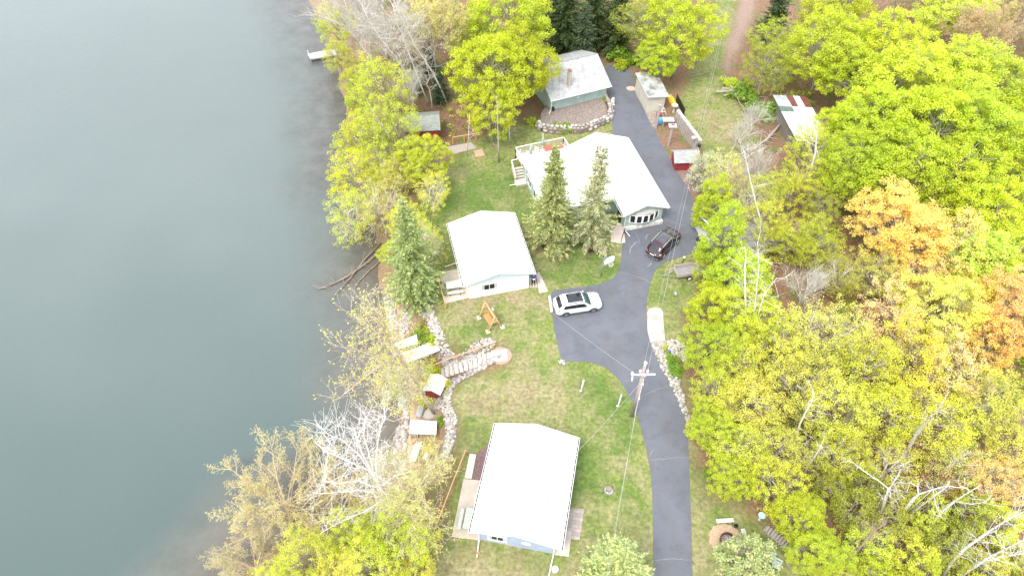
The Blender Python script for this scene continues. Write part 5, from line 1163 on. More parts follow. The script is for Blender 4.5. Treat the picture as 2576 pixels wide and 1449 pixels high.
def lumps(D, seed, amp=.22):
    g = np.random.default_rng(seed); r = np.ones(len(D))
    for _ in range(7):
        a = g.normal(size=3); a /= np.linalg.norm(a); r += amp*.55*np.sin(4.2*(D@a)+g.uniform(0, 6.3))*g.uniform(.4, 1)
    return r
PROTO = {}
def broadleaf(seed, H=13., Rr=5., Rz=5.2, ntip=330, nleaf=46, crad=.62, size=.21, nlimb=11, tr=.24, skirt=-.75, inner=.5):
    g = np.random.default_rng(seed); C0 = np.array([0, 0, H-Rz*.98])
    D = g.normal(size=(ntip*3, 3)); D /= np.linalg.norm(D, axis=1)[:, None]; D = D[D[:, 2] > skirt][:ntip]
    rad = (inner+(1-inner)*g.random(len(D))**.5)*lumps(D, seed)
    T = C0+D*rad[:, None]*np.array([Rr, Rr, Rz]); T = T[T[:, 2] > 1.6]
    b = MB(); hb = H-Rz*1.75
    bend = [np.array([g.normal()*.12*k, g.normal()*.12*k, H*.72*k/6]) for k in range(7)]; b.tube(bend, tr, 7, tr*.35)
    LD = g.normal(size=(nlimb, 3)); LD[:, 2] = np.abs(LD[:, 2])*.6+np.linspace(-.1, 1.1, nlimb); LD /= np.linalg.norm(LD, axis=1)[:, None]
    asg = np.argmax(((T-C0)/np.linalg.norm(T-C0, axis=1)[:, None])@LD.T+g.normal(size=(len(T), nlimb))*.08, 1)
    def axis_at(z): k = np.clip(z/(H*.72)*6, 0, 5.999); i = int(k); return bend[i]+(bend[i+1]-bend[i])*(k-i)
    for L_ in range(nlimb):
        idx = np.where(asg == L_)[0]
        if len(idx) < 2: continue
        m_ = T[idx].mean(0); m_ = C0+(m_-C0)*.95; z0 = np.clip(hb+(m_[2]-hb)*.35, 1.5, H*.66); p0 = axis_at(z0); mid = (p0+m_)/2+np.array([0, 0, -.25])+g.normal(size=3)*.2
        b.tube([p0, mid, m_], tr*.42, 5, tr*.12)
        for i in idx:
            u = g.uniform(.35, 1); q = (p0*(1-u)+mid*u) if u < .5 else mid+(m_-mid)*((u-.5)*2)
            if u < .5: q = p0+(mid-p0)*(u*2)
            w_ = (q+T[i])/2+g.normal(size=3)*.16; b.tube([q, w_, T[i]], .032, 3, .008, cap=False)
    return b, leaf_quads(T, nleaf, crad, size, seed+1)
def spruce(seed, H=12., Rr=2.6, z0=.6, dens=1.0, tops=1, pw=.8, nsz=.2):
    g = np.random.default_rng(seed); b = MB(); b.tube([(0,0,0), (.03,.02,H*.5), (0,0,H)], .19, 7, .02); C = []; A = []; S = []
    axes = [(0, 0, H)] if tops == 1 else [(-.22, 0, H), (.42, .05, H*.965)]
    if tops > 1: b.tube([(0,0,H*.55), (.42,.05,H*.965)], .08, 5, .015)
    for (ax_, ay_, hh) in axes:
        z = z0 if tops == 1 or ax_ < 0 else hh*.62
        while z < hh-.1:
            u = (z-z0)/(hh-z0); Lb = Rr*(1-u)**pw*(.80+.3*math.sin(z*3.1+seed))+.10; nb_ = int((6+5*(1-u))*dens)
            if tops > 1 and u > .6: Lb *= .8
            for k in range(nb_):
                a = g.uniform(0, 6.283); l_ = Lb*g.uniform(.72, 1.15); el_ = .30-.5*(1-u)+g.normal()*.08; ox = ax_*max(0, (z/hh-.55)/.45) if tops > 1 else 0
                d = np.array([math.cos(a)*math.cos(el_), math.sin(a)*math.cos(el_), math.sin(el_)*.6]); p = np.array([ox, 0, z])
                n = max(3, int(l_/.16))
                for i in range(n):
                    v = (i+.7)/n; q = p+d*l_*v+np.array([0, 0, -.12*l_*v*v+.10*l_*v**4]); wd = (.10+.30*l_*(1-v)*.7+.05)
                    for s in (-1, 1):
                        C.append(q); A.append(np.array([-d[1], d[0], 0])*s*.8+d*.75+np.array([0, 0, g.normal()*.25-.12])); S.append(min(wd, .55)*g.uniform(.8, 1.3))
                    C.append(q); A.append(d+np.array([0,0,g.normal()*.35])); S.append(.26)
                if l_ > .9 and k % 3 == 0: b.tube([p, p+d*l_*.8], .02, 3, .006, cap=False)
            z += g.uniform(.16, .26)
        C.append(np.array([ax_, ay_, hh-.1])); A.append(np.array([0, 0, 1.])); S.append(.35)
    C, A, S = np.array(C), np.array(A), np.array(S); A /= np.linalg.norm(A, axis=1)[:, None]
    B = np.cross(A, g.normal(size=A.shape)); B /= np.linalg.norm(B, axis=1)[:, None]; w = nsz*.30*g.uniform(.7, 1.4, len(S))[:, None]; S = S[:, None]
    Q = np.stack([C, C+A*S*.5+B*w, C+A*S, C+A*S*.5-B*w], 1); j = g.normal(size=Q.shape)*.012
    return b, (Q+j).reshape(-1, 3)
def bare(seed, H=13., spread=.55, depth=4, r0=.2, kids=(5, 5, 5, 4), leaf=0, upb=.35, lsz=.12, first=.35, tw=.010, curve=.12, lratio=.62, lrad=.16):
    """leafless or budding tree: trunk, limbs and twigs as tubes; optional tiny buds along the twigs"""
    g = np.random.default_rng(seed); b = MB(); tips = []
    def grow(p, d, ln, r, lv):
        n = 4 if lv < 2 else 3; P = [p]; dd = d.copy()
        for i in range(n): dd = dd+g.normal(size=3)*curve+np.array([0, 0, upb*.12]); dd /= np.linalg.norm(dd); P.append(P[-1]+dd*ln/n)
        r1 = max(tw*.6, r*.38) if lv < depth else tw*.5
        b.tube(P, max(r, tw), 7 if lv == 0 else (5 if lv == 1 else 3), r1, cap=False)
        if lv >= depth-1: tips.extend(P[1:]); tips.append((P[-1]+P[-2])/2)
        if lv >= depth: return
        for k in range(kids[lv]):
            u = first+(1-first)*(k+g.uniform(.1, .9))/kids[lv] if lv == 0 else g.uniform(.25, 1); i = min(n-1, int(u*n)); q = P[i]+(P[i+1]-P[i])*(u*n-i)
            a = g.normal(size=3); a -= dd*(a@dd); a /= np.linalg.norm(a); nd = dd*math.cos(spread*1.2)+a*math.sin(spread*1.2); nd[2] += upb*.35; nd /= np.linalg.norm(nd)
            grow(q, nd, ln*lratio*g.uniform(.75, 1.2)*(1.15-.35*u), r*.45, lv+1)
    grow(np.zeros(3), np.array([0, 0, 1.]), H*.72, r0, 0)
    L_ = None
    if leaf: T = np.array(tips); L_ = leaf_quads(T, leaf, lrad, lsz, seed+3, 1, .2)
    return b, L_
def spiky(seed, Rr=6.5, H=7., nl=17, leaf=4):
    """long ascending limbs set all round, forking into side limbs, all lined with short leafy shoots"""
    g = np.random.default_rng(seed); b = MB(); T = []; b.tube([(0,0,0), (.1,0,H*.35), (.2,.1,H*.6)], .3, 8, .18)
    def limb(p, d, L0, r, lv):
        n = 7; P = [p]
        for i in range(n): d = d+np.array([0, 0, .02])+g.normal(size=3)*.07; d /= np.linalg.norm(d); P.append(P[-1]+d*L0/n)
        b.tube(P, r, 4 if lv else 5, .008, cap=False); m_ = int(L0*5.5)
        for j in range(m_):
            u = .12+.88*(j+g.random())/m_; i = min(n-1, int(u*n)); q = P[i]+(P[i+1]-P[i])*(u*n-i); ax_ = P[i+1]-P[i]; ax_ /= np.linalg.norm(ax_); s = g.normal(size=3); s -= ax_*(s@ax_); s /= np.linalg.norm(s)
            ln = (.42*(1-u)+.16)*g.uniform(.6, 1.3); e = q+(s*.8+ax_*.6)*ln; b.tube([q, e], .011, 3, .005, cap=False); T.append(e); T.append((q+e)/2)
        if lv < 2:
            for k in range(9 if lv == 0 else 4):
                u = g.uniform(.18, .88); i = min(n-1, int(u*n)); q = P[i]+(P[i+1]-P[i])*(u*n-i); ax_ = P[i+1]-P[i]; ax_ /= np.linalg.norm(ax_); s = g.normal(size=3); s -= ax_*(s@ax_); s /= np.linalg.norm(s); nd = ax_*.8+s*.62; nd /= np.linalg.norm(nd)
                limb(q, nd, L0*(.46-.22*u)*g.uniform(.8, 1.2), r*.5, lv+1)
    for k in range(nl):
        a = 6.283*k/nl+g.normal()*.15; el_ = g.uniform(.05, 1.0); L0 = Rr*g.uniform(.85, 1.15)*(1.05-.2*el_)
        limb(np.array([.15, .05, H*g.uniform(.3, .6)]), np.array([math.cos(a)*math.cos(el_), math.sin(a)*math.cos(el_), math.sin(el_)]), L0, .07, 0)
    T = np.array(T); return b, leaf_quads(T, leaf, .10, .085, seed+2, 1, .2)
def proto(key, res, barkm, leafm=LEAF):
    b, Q = res
    if b is None: tm = None
    else:
        tm = bpy.data.meshes.new(key+'_trunk'); tm.from_pydata(b.v, [], b.f); tm.polygons.foreach_set('use_smooth', [True]*len(tm.polygons)); tm.update(); tm.materials.append(barkm)
    lm = None
    if Q is not None: lm = npmesh(key+'_crown', Q, 4); lm.materials.append(leafm)
    PROTO[key] = (tm, lm)
for i in range(3): proto('maple%d' % i, broadleaf(11+i, 12.5, 5., 5.2, 300+20*i, 72, .60, .165, inner=.42), BARK)
for i in range(3): proto('ash%d' % i, broadleaf(31+i, 12.5, 5., 5.4, 270, 34, .58, .155, nlimb=13, inner=.35), BARK)
for i in range(2): proto('thin%d' % i, broadleaf(41+i, 12.5, 5., 5.6, 250, 24, .6, .15, nlimb=14, inner=.3), BARKP)
for i in range(2): proto('sapling%d' % i, broadleaf(51+i, 6., 2.4, 2.8, 130, 34, .42, .15, nlimb=8, tr=.09, skirt=-.9), BARK)
proto('column0', broadleaf(61, 12, 2.6, 5.6, 230, 70, .52, .16, nlimb=12, skirt=-1.0), BARK)
proto('blossom0', broadleaf(66, 5.6, 2.5, 2.5, 190, 30, .40, .13, nlimb=8, tr=.12, skirt=-.9), BARK)
proto('spruce0', spruce(3, 12, 2.95, pw=.75, dens=1.5, z0=1.5, nsz=.20), BARK, NEEDLE); proto('spruce1', spruce(8, 12, 2.85, tops=2, dens=.7, pw=.68, z0=1.0, nsz=.17), BARKP, NEEDLE)
proto('spruce2', spruce(14, 12, 3.2, pw=.65, dens=1.1, nsz=.20), BARK, NEEDLE); proto('hemlock0', spruce(21, 13, 3.6, pw=.6, dens=1.0, nsz=.24), BARK, NEEDLE)
proto('pine0', broadleaf(71, 6, 2.4, 2.9, 210, 44, .40, .16, nlimb=8, tr=.14, skirt=-.9), BARK, NEEDLE)
for i in range(2): proto('bare%d' % i, bare(81+i, 13, .5, 4, .2, (13, 7, 5, 3)), BARKP)
proto('white0', bare(91, 9.5, .62, 4, .26, (15, 8, 6, 3), leaf=0, upb=.6, tw=.016, first=.22, lratio=.68), bark("white_bark", (.64, .61, .57), 0, .1))
for i in range(2): proto('tan%d' % i, bare(95+i, 12.5, .52, 4, .2, (12, 7, 5, 3), leaf=3, lsz=.13, lrad=.2), bark("tan_bark%d" % i, (.50, .42, .34)))
proto('tan2', bare(99, 12.5, .62, 4, .2, (15, 7, 5, 3), leaf=2, lsz=.10, lrad=.16, upb=.2), bark('tan_bark', (.50, .42, .33)))
for i in range(2): proto('bud%d' % i, bare(101+i, 12.5, .5, 4, .2, (12, 7, 5, 3), leaf=6, lsz=.14, lrad=.24), BARK)
proto('spiky0', spiky(111, 7.6, 7, 19, 2), bark("tan_limb", (.56, .44, .34))); proto('spiky1', spiky(115, 7.4, 6.5, 17, 2), bark("tan_limb2", (.54, .42, .33)))
proto('shrub0', (None, leaf_quads(np.random.default_rng(5).normal(size=(40, 3))*np.array([.42, .42, .25])+np.array([0, 0, .5]), 26, .28, .13, 9)), BARK)
R0 = dict(maple=5., ash=5., thin=5., sapling=2.4, column=2.6, blossom=2.5, spruce=2.5, hemlock=3.6, pine=2.4, bare=4.4, white=5.0, tan=5.4, bud=5.4, spiky=6.0, shrub=.6)
HC = dict(maple=7.4, ash=7.2, thin=7.2, sapling=3.2, column=6.6, blossom=3.1, spruce=5, hemlock=6, pine=3.1, bare=8, white=5.8, tan=7.5, bud=7.5, spiky=4, shrub=.5)
C_ = dict(lime=(.57,.66,.05), lime2=(.62,.68,.085), yel=(.70,.70,.12), yel2=(.76,.70,.17), olive=(.46,.50,.08), mid=(.28,.44,.05), pale=(.66,.76,.24), amber=(.92,.70,.32), oran=(.92,.62,.24), pink=(.66,.50,.36), rust=(.46,.17,.045), tan=(.70,.62,.30), tang=(.68,.66,.24), tan2=(.72,.60,.26),
          spr=(.42,.45,.16), spr2=(.48,.50,.30), sprd=(.10,.15,.07), sprb=(.40,.50,.22), sprl=(.48,.60,.34), pineg=(.40,.48,.28), blos=(.66,.70,.55), brown=(.30,.20,.12))
rt = random.Random(77)
NM = dict(maple='maple_tree', ash='young_leafed_tree', thin='sparse_tree', sapling='sapling', column='columnar_tree', blossom='blossom_tree', spruce='spruce_tree', hemlock='hemlock_tree', pine='pine_tree', bare='bare_tree', white='white_barked_tree', tan='budding_tree', bud='budding_tree', spiky='larch_tree', shrub='shrub')
def plant(key, base, s, color, label, group=None, rz=None, zs=1.0, lean=(0, 0)):
    tm, lm = PROTO[key]; kind = key.rstrip('0123456789')
    t = thing(NM[kind], label, 'shrub' if kind == 'shrub' else 'tree', base, group)
    t.rotation_euler = (lean[1], lean[0], rt.uniform(0, 6.28) if rz is None else rz); t.scale = (s, s, s*zs)
    v = rt.uniform(.87, 1.08); hs_ = rt.uniform(.96, 1.09) if color[1] >= color[0]*.93 else rt.uniform(.90, .97); color = (color[0]*hs_, color[1], color[2]*rt.uniform(.7, 1.4))
    for nm, me in (('trunk', tm), ('crown', lm)):
        if me is None: continue
        o = bpy.data.objects.new(nm, me); COL.objects.link(o); o.parent = t; o.color = (color[0]*v, color[1]*v, color[2]*v, 1)
    return t
def tree(key, px, py, rpx, col, label, group=None, zs=1.0, **k):
    """crown centre and crown radius as seen in the survey picture"""
    kind = key.rstrip('0123456789'); s = 1.0
    for _ in range(4):
        z = HC[kind]*s*zs; p = U(px, py, z); s = ((1.12 if key[:3] == 'map' else 1.05) if px > 1780 else 1.07)*rpx*mpp(p.x, p.y, z)/R0[kind]
    p = U(px, py, HC[kind]*s*zs); b = Vector((p.x, p.y, max(hgt(p.x, p.y), WZ-.2)-.05))
    return plant(key, b, s, C_[col], label, group, zs=zs, **k)
def tree_bt(key, bx, by, tx, ty, col, label, group=None, sx=1.0, h0=12., **k):
    """tree from its foot and its top as seen in the survey picture"""
    b = G(bx, by); tpz = vtop(b, tx, ty).z-b.z; s = tpz/h0
    return plant(key, b-Vector((0,0,.05)), s*sx, C_[col], label, group, zs=1/sx, **k)
GW_ = 'trees of the wood east of the driveway'; GS_ = 'trees on the lake shore'
# yard spruces
tree_bt('spruce0', 1384, 618, 1398, 361, 'spr', 'dense green spruce in a mulch ring, left of the pair by the green house', sx=.86)
tree_bt('spruce1', 1482, 620, 1512, 360, 'spr2', 'thinner twin-topped spruce, right of the pair by the green house', sx=.9, rz=0)
tree_bt('spruce2', 1052, 762, 1012, 500, 'sprb', 'broad blue green spruce on the bank left of the white cottage', sx=.86)
tree('spruce2', 1550, 1440, 80, 'sprl', 'pale green spruce cut by the bottom edge between blue cottage and driveway', zs=.8)
tree('pine0', 1880, 1420, 66, 'pineg', 'grey green pine beside the fire pit')
tree('blossom0', 1782, 430, 48, 'blos', 'grey green tree with white blossom behind the small red shed')
# conifers at the top
for x, y, r_, lb in ((1425,40,62,'dark hemlock at the top edge, leftmost of the dark conifers behind the garage'), (1500,10,62,'dark hemlock at the top edge, middle of the dark conifers'), (1470,90,42,'smaller dark hemlock close behind the garage roof'), (1555,40,55,'dark hemlock touching the olive tree at the top'), (1400,-20,60,'dark hemlock mostly cut by the top edge'), (1105,215,28,'dark hemlock in shade behind the leaning pale trunks'), (1078,150,28,'dark hemlock between the leaning trunks and the amber trees'), (1955,30,50,'dark conifer at the top edge right of the leafy track'), (1040,190,30,'small dark hemlock under the bare tree by the shore')):
    tree('hemlock0', x, y, r_, 'sprd', lb, 'dark conifers')
# shore, top left
T = [('ash0',835,25,50,'lime2','lime tree at the top edge overhanging the lake'), ('ash1',842,105,42,'lime2','lime green tree over the dark water above the dock'), ('ash2',893,160,48,'lime2','lime tree at the shore end of the wooden dock'),
 ('sapling0',890,215,28,'lime','small lime sapling on the bank just below the dock'), ('tan0',1090,90,85,'tan','tan budding tree behind the leaning pale trunks'), ('tan1',1120,25,80,'tan2','amber tan budding tree at the top edge left of the big lime maple'), ('bud0',1000,20,70,'tang','budding yellow tan tree at the top edge among the bare crowns'),
 ('maple0',1285,50,102,'lime','large lime maple at the top edge left of the dark conifers'), ('maple1',1235,180,100,'lime','large lime maple overhanging the left end of the garage roof'), ('maple2',1312,160,82,'lime','lime maple between the top edge and the garage roof'), ('maple0',1235,275,66,'lime','lower lime crown over the lawn left of the deck'), ('maple1',1190,90,60,'lime2','lime maple next to the amber tree'),
 ('ash1',960,225,75,'lime2','lime tree below the bare crowns on the shore'), ('ash2',915,300,80,'lime2','lime tree leaning over the lake beside the far red shed'), ('ash0',975,320,75,'lime2','lime tree left of the grey shingled shed'), ('ash1',880,400,72,'lime2','lime tree farthest out over the lake in the upper half'), ('ash2',955,400,70,'lime2','lime green tree in front of the far red shed'), ('thin0',870,490,70,'lime2','thin lime tree over the water, lowest of the upper shore trees'), ('thin1',950,480,70,'tang','thin tan yellow tree above the blue green spruce'),
 ('maple2',1065,400,58,'lime','bright lime maple at the upper left corner of the lawn'), ('ash1',1020,545,55,'lime2','lime tree tucked behind the blue green spruce'), ('thin0',1085,480,50,'yel','sparse yellow tree at the lawn edge above the white cottage'), ('ash2',985,600,42,'lime','lime crown between the lake and the blue green spruce'), ('tan0',1000,440,50,'tan','tan budding tree in the gap above the blue green spruce'), ('thin1',1070,600,50,'yel','sparse yellow lime tree right of the blue green spruce')]
for a in T: tree(*a, group=GS_)
# bottom left
T = [('spiky0',690,1230,148,'tan','big tan tree with long spiky limbs reaching over the lake, upper of the pair'), ('spiky1',620,1395,115,'tan','tan spiky tree cut by the bottom left, lower of the pair'), ('spiky1',860,1205,75,'tang','smaller spiky tree between the big tan tree and the white tree'), ('thin1',1000,910,85,'tan','tan budding crown of the shore tree leaning over the water by the steps'),
 ('tan2',1085,1262,105,'tang','yellow tan willow-like tree reaching towards the blue cottage'), ('ash1',770,1400,75,'lime2','lime tree on the bottom left bank under the spiky trees'), ('ash2',880,1350,70,'lime2','lime tree below the white bare tree, left side'), ('ash0',1000,1370,75,'lime','lime tree below the white bare tree, right side'), ('ash1',930,1430,75,'yel','yellow tree at the bottom edge below the white tree'), ('ash2',840,1460,70,'yel','yellow lime tree cut by the bottom edge, left one'), ('ash0',1040,1450,60,'yel2','yellow tree at the bottom edge nearest the blue cottage lawn'), ('ash1',690,1470,60,'lime2','lime tree at the bottom edge under the lower spiky tree'), ('thin0',1060,1350,60,'lime2','sparse lime tree right of the white tree foot')]
for a in T: tree(*a, group=GS_)
# top centre and right of the garage
T = [('ash2',1615,60,72,'olive','olive yellow tree behind the cream shed'), ('maple0',1715,75,88,'lime','large bright lime maple overhanging the cream shed roof'), ('maple2',1655,150,50,'lime','lower crown of lime maple above the cream shed'), ('maple1',1680,-10,60,'lime2','lime maple at the top edge behind the large one')]
for a in T: tree(*a)
# the wood on the right: upper part
T = [('ash0',1945,95,55,'lime','sparse lime tree beside the leafy track'), ('ash1',1930,170,60,'olive','olive green tree right of the track below the dark gap'), ('thin0',1955,190,42,'olive','thin olive tree above the patched metal shed'), ('maple0',2105,25,75,'lime','lime maple at the top edge, left side of the wood'), ('maple1',2080,120,90,'lime2','big lime maple up the slope from the patched shed'), ('maple2',2150,190,78,'lime','lime maple just above the patched metal shed'), ('maple0',2230,130,85,'lime','lime maple left of the reddish bare tree'),
 ('tan1',2255,20,75,'pink','reddish bare tree at the top edge in the middle of the wood'), ('tan0',2440,110,85,'pink','pinkish budding tree right of the pale green one'), ('tan1',2550,80,75,'pink','pinkish budding tree in the top right corner'), ('maple1',2400,40,80,'pale','pale mint green tree at the top edge'), ('maple2',2500,10,70,'pale','pale green tree at the top right edge'), ('maple0',2270,230,100,'lime2','lime maple in the centre of the upper wood'), ('maple1',2390,200,100,'lime2','lime maple below the pinkish tree'), ('maple2',2500,210,100,'lime2','large lime maple below the top right corner'), ('maple0',2210,320,95,'lime','lime maple right of the pale-roofed shed'), ('maple1',2330,330,110,'lime','broad lime maple in the middle of the upper wood'), ('maple2',2450,330,110,'lime','broad lime maple at the upper right'), ('maple0',2560,300,90,'lime','lime maple cut by the right edge, highest one'),
 ('ash1',2040,385,62,'lime2','airy lime tree overhanging the lower end of the patched shed'), ('maple2',2120,330,62,'lime','lime crown touching the right side of the patched shed'), ('ash0',1935,475,50,'lime2','airy lime tree between the fallen trunk and the white garage'), ('ash1',2110,470,62,'lime2','airy lime tree above the bare brown clearing, upper one'), ('ash2',2010,465,68,'lime2','airy lime tree left of the tall broken grey trunk'), ('maple1',2150,420,85,'lime','lime maple right of the tall broken grey trunk'), ('maple2',2260,440,95,'lime','lime maple above the amber tree'), ('maple0',2390,450,100,'lime','lime maple behind the amber tree'), ('maple1',2520,420,100,'lime','lime maple at the right edge level with the patched shed'), ('maple0',2470,530,95,'lime','lime maple right of the amber crown'), ('ash0',2570,540,80,'lime','lime tree cut by the right edge beside the amber crown'), ('ash2',2065,525,52,'olive','olive lime tree above the bare brown clearing'), ('thin1',1830,440,55,'tang','thin tan shrubby tree right of the blossom tree')]
for a in T: tree(*a, group=GW_)
# middle part
T = [('maple2',2260,575,95,'amber','large amber orange maple in the middle of the wood'), ('ash1',2375,625,98,'amber','amber crown just right of the large amber maple'), ('ash0',2200,690,70,'yel2','golden yellow tree below the amber maple'), ('ash2',2290,690,75,'amber','ochre tree with bare limbs below the amber maple'), ('maple1',2460,655,84,'pale','pale lime maple right of the amber trees'), ('maple0',2545,640,85,'lime2','lime maple on the right edge at mid height'), ('maple2',2545,790,95,'oran','orange maple on the right edge'), ('ash1',2480,860,85,'oran','orange crown left of the one on the right edge'), ('maple0',2360,780,90,'yel2','lime yellow maple left of the orange ones'), ('ash2',2240,800,85,'amber','amber yellow tree above the bright yellow slope'), ('maple1',2440,760,75,'yel2','lime maple between amber and orange crowns'),
 ('column0',1790,520,38,'lime','narrow bright lime tree at the driveway edge beside the white garage'), ('column0',1820,610,50,'lime','bright lime tree standing over the white garage'), ('ash0',1775,690,34,'lime','airy lime foliage hanging over the trailer'), ('maple1',1860,700,72,'lime','bright lime maple right of the trailer'), ('maple2',1800,770,62,'lime','lime maple below the trailer'), ('maple0',1880,800,75,'lime','lime maple around the foot of the twin birches'), ('ash1',1920,560,60,'lime2','airy lime tree behind the white garage'), ('ash2',1990,600,65,'lime2','airy lime tree crossed by a white birch'), ('thin0',1890,500,55,'tan','tan thin tree behind the white garage roof'), ('ash0',2060,620,65,'lime','lime tree left of the brown clearing'), ('thin1',2110,690,60,'olive','sparse olive tree above the dark gap'), ('bare0',2030,720,55,'tan','grey leafless tree beside the twin birches'),
 ('maple0',1790,880,66,'lime','lime maple beside the concrete apron'), ('ash1',1850,920,75,'yel','yellow lime tree east of the rock bed'), ('ash2',1960,870,85,'yel','yellow tree in front of the twin birches'), ('ash0',2080,840,90,'yel2','large pale yellow tree below the dark gap'), ('ash1',2170,930,95,'yel','yellow tree with visible grey limbs in the middle slope'), ('ash2',2300,900,95,'yel','yellow tree left of the orange crowns on the slope'), ('ash0',2400,930,90,'amber','amber yellow tree under the orange crown')]
for a in T: tree(*a, group=GW_)
# lower part
T = [('ash1',1800,990,68,'lime2','lime yellow tree beside the stone edging of the driveway'), ('ash2',1890,1010,85,'yel','yellow tree right of the stone edging'), ('ash0',2010,980,90,'yel','yellow tree in the middle of the lower slope, left'), ('ash1',2100,1030,90,'yel','yellow tree in the middle of the lower slope, centre'), ('ash2',2230,1040,95,'yel','yellow tree in the middle of the lower slope, right'), ('ash0',2350,1050,95,'yel','bright yellow tree over the thick grey leaning trunk'), ('ash1',2480,1010,95,'yel2','bright yellow tree near the right edge'), ('ash2',2560,1090,85,'yel2','yellow tree cut by the right edge'), ('maple2',1795,1075,55,'lime','lime crown touching the narrow driveway'), ('ash1',1860,1130,70,'lime2','lime yellow crown at the wood corner above the lawn'), ('maple0',1840,1200,52,'lime','lime crown reaching over the lawn by the dark grass patch'), ('ash2',1960,1130,75,'yel','yellow crown above the broken white birch'),
 ('ash0',1950,1220,65,'lime2','lime yellow crown left of the broken birch'), ('ash1',2110,1140,70,'yel','yellow crown right of the broken birch'), ('thin0',2240,1170,75,'yel','thin yellow tree over the lower birches'), ('thin1',2400,1160,75,'yel2','thin golden tree near the right edge in the lower wood'), ('ash0',2520,1200,70,'oran','rusty orange low tree at the lower right edge'), ('thin0',2360,1210,55,'rust','rust red shrub tree beside the thick grey trunk'), ('sapling0',2140,905,30,'mid','dark green sapling in the gap of the middle slope'),
 ('maple1',2010,1300,62,'lime','lime maple right of the bird bath'), ('maple2',2060,1390,62,'lime','lime maple over the log pile'), ('ash2',2110,1440,60,'lime2','lime tree at the bottom edge right of the log pile')]
for a in T: tree(*a, group=GW_)
k = 0
desc = ['left of', 'right of', 'below', 'above']
for x, y, r_, c_, lb in [(2150,1290,55,'olive','olive sapling left of the forked birch'), (2240,1300,55,'olive','olive sapling between the forked birch and the arched birch'), (2330,1290,50,'lime2','lime sapling under the arched birch'), (2430,1280,55,'olive','olive sapling right of the arched birch'), (2520,1310,55,'lime2','lime sapling above the pale diagonal birch at right'), (2180,1380,55,'lime2','lime sapling above the broken brown trunk'), (2290,1390,55,'lime2','lime sapling right of the broken brown trunk'), (2390,1380,50,'olive','olive sapling left of the pale diagonal birch'), (2480,1430,50,'yel','yellow sapling between the two bottom right birches'), (2200,1450,50,'lime','lime sapling at the bottom edge below the broken brown trunk'), (2330,1450,50,'lime2','lime sapling at the bottom edge left of the diagonal birch'), (2090,1230,45,'olive','olive sapling below the broken white birch'), (2180,1220,45,'olive','olive sapling right of the slim broken birch'), (2570,1400,40,'yel','yellow sapling in the bottom right corner')]:
    tree('sapling%d' % (k % 2), x, y, r_, c_, lb, 'saplings under the birches'); k += 1
# small shrubs
for x, y, r_, c_, lb in [(1514,250,9,'lime','bright green shrub in the mulch bed at the garage corner'), (1504,266,8,'tang','dry yellowish shrub in the mulch bed'), (1520,286,10,'pink','reddish shrub in the mulch bed near the lion statue'), (1419,317,14,'mid','low green plant among the wall stones of the mulch bed'), (1465,300,6,'lime','tiny lime plant in the middle of the mulch bed'), (1560,130,22,'mid','green shrub behind the garage roof, left'), (1568,158,14,'lime','green shrub at the end of the driveway'), (1600,150,14,'mid','green shrub at the top end of the driveway by the shed'),
 (1042,835,16,'mid','green shrub above the short dock section'), (1062,815,12,'mid','green shrub between the dock sections and stone edge'), (1088,838,9,'lime','small lime plant on the lawn edge stones'), (1085,900,18,'lime','bright green shrub under the longest dock section'), (1107,1043,7,'mid','green plant right of the big flat boulder'), (1110,1055,6,'mid','green plant above the canopy corner'), (1090,1053,7,'mid','green plant left of the canopy corner'), (1078,1108,9,'yel','yellow plant between the dock sections below the canopy'), (1690,905,14,'mid','grassy green plant in the rock bed'), (1700,930,12,'mid','lower grassy plant in the rock bed'), (1675,870,6,'lime','little plant beside the flat grey stone'), (1790,1190,12,'mid','dark green shrub at the wood corner on the lawn'),
 (1870,225,24,'mid','green shrub behind the brush pile'), (1895,262,18,'mid','green shrub beside the brush pile'), (1925,275,22,'mid','green shrub left of the patched shed'), (1840,205,14,'lime','lime shrub at the end of the leafy track'), (1372,300,8,'olive','low shrub at the left corner of the garage bed'), (1338,302,10,'lime','lime shrub under the maple left of the garage bed'), (1120,960,12,'yel','yellow plant left of the stone steps foot'), (1070,975,14,'yel','yellow leaved shrub beside the pump house'), (1085,985,10,'tan','thin shrub on the pump house roof side')]:
    tree('shrub0', x, y, r_, c_, lb, 'shrubs')
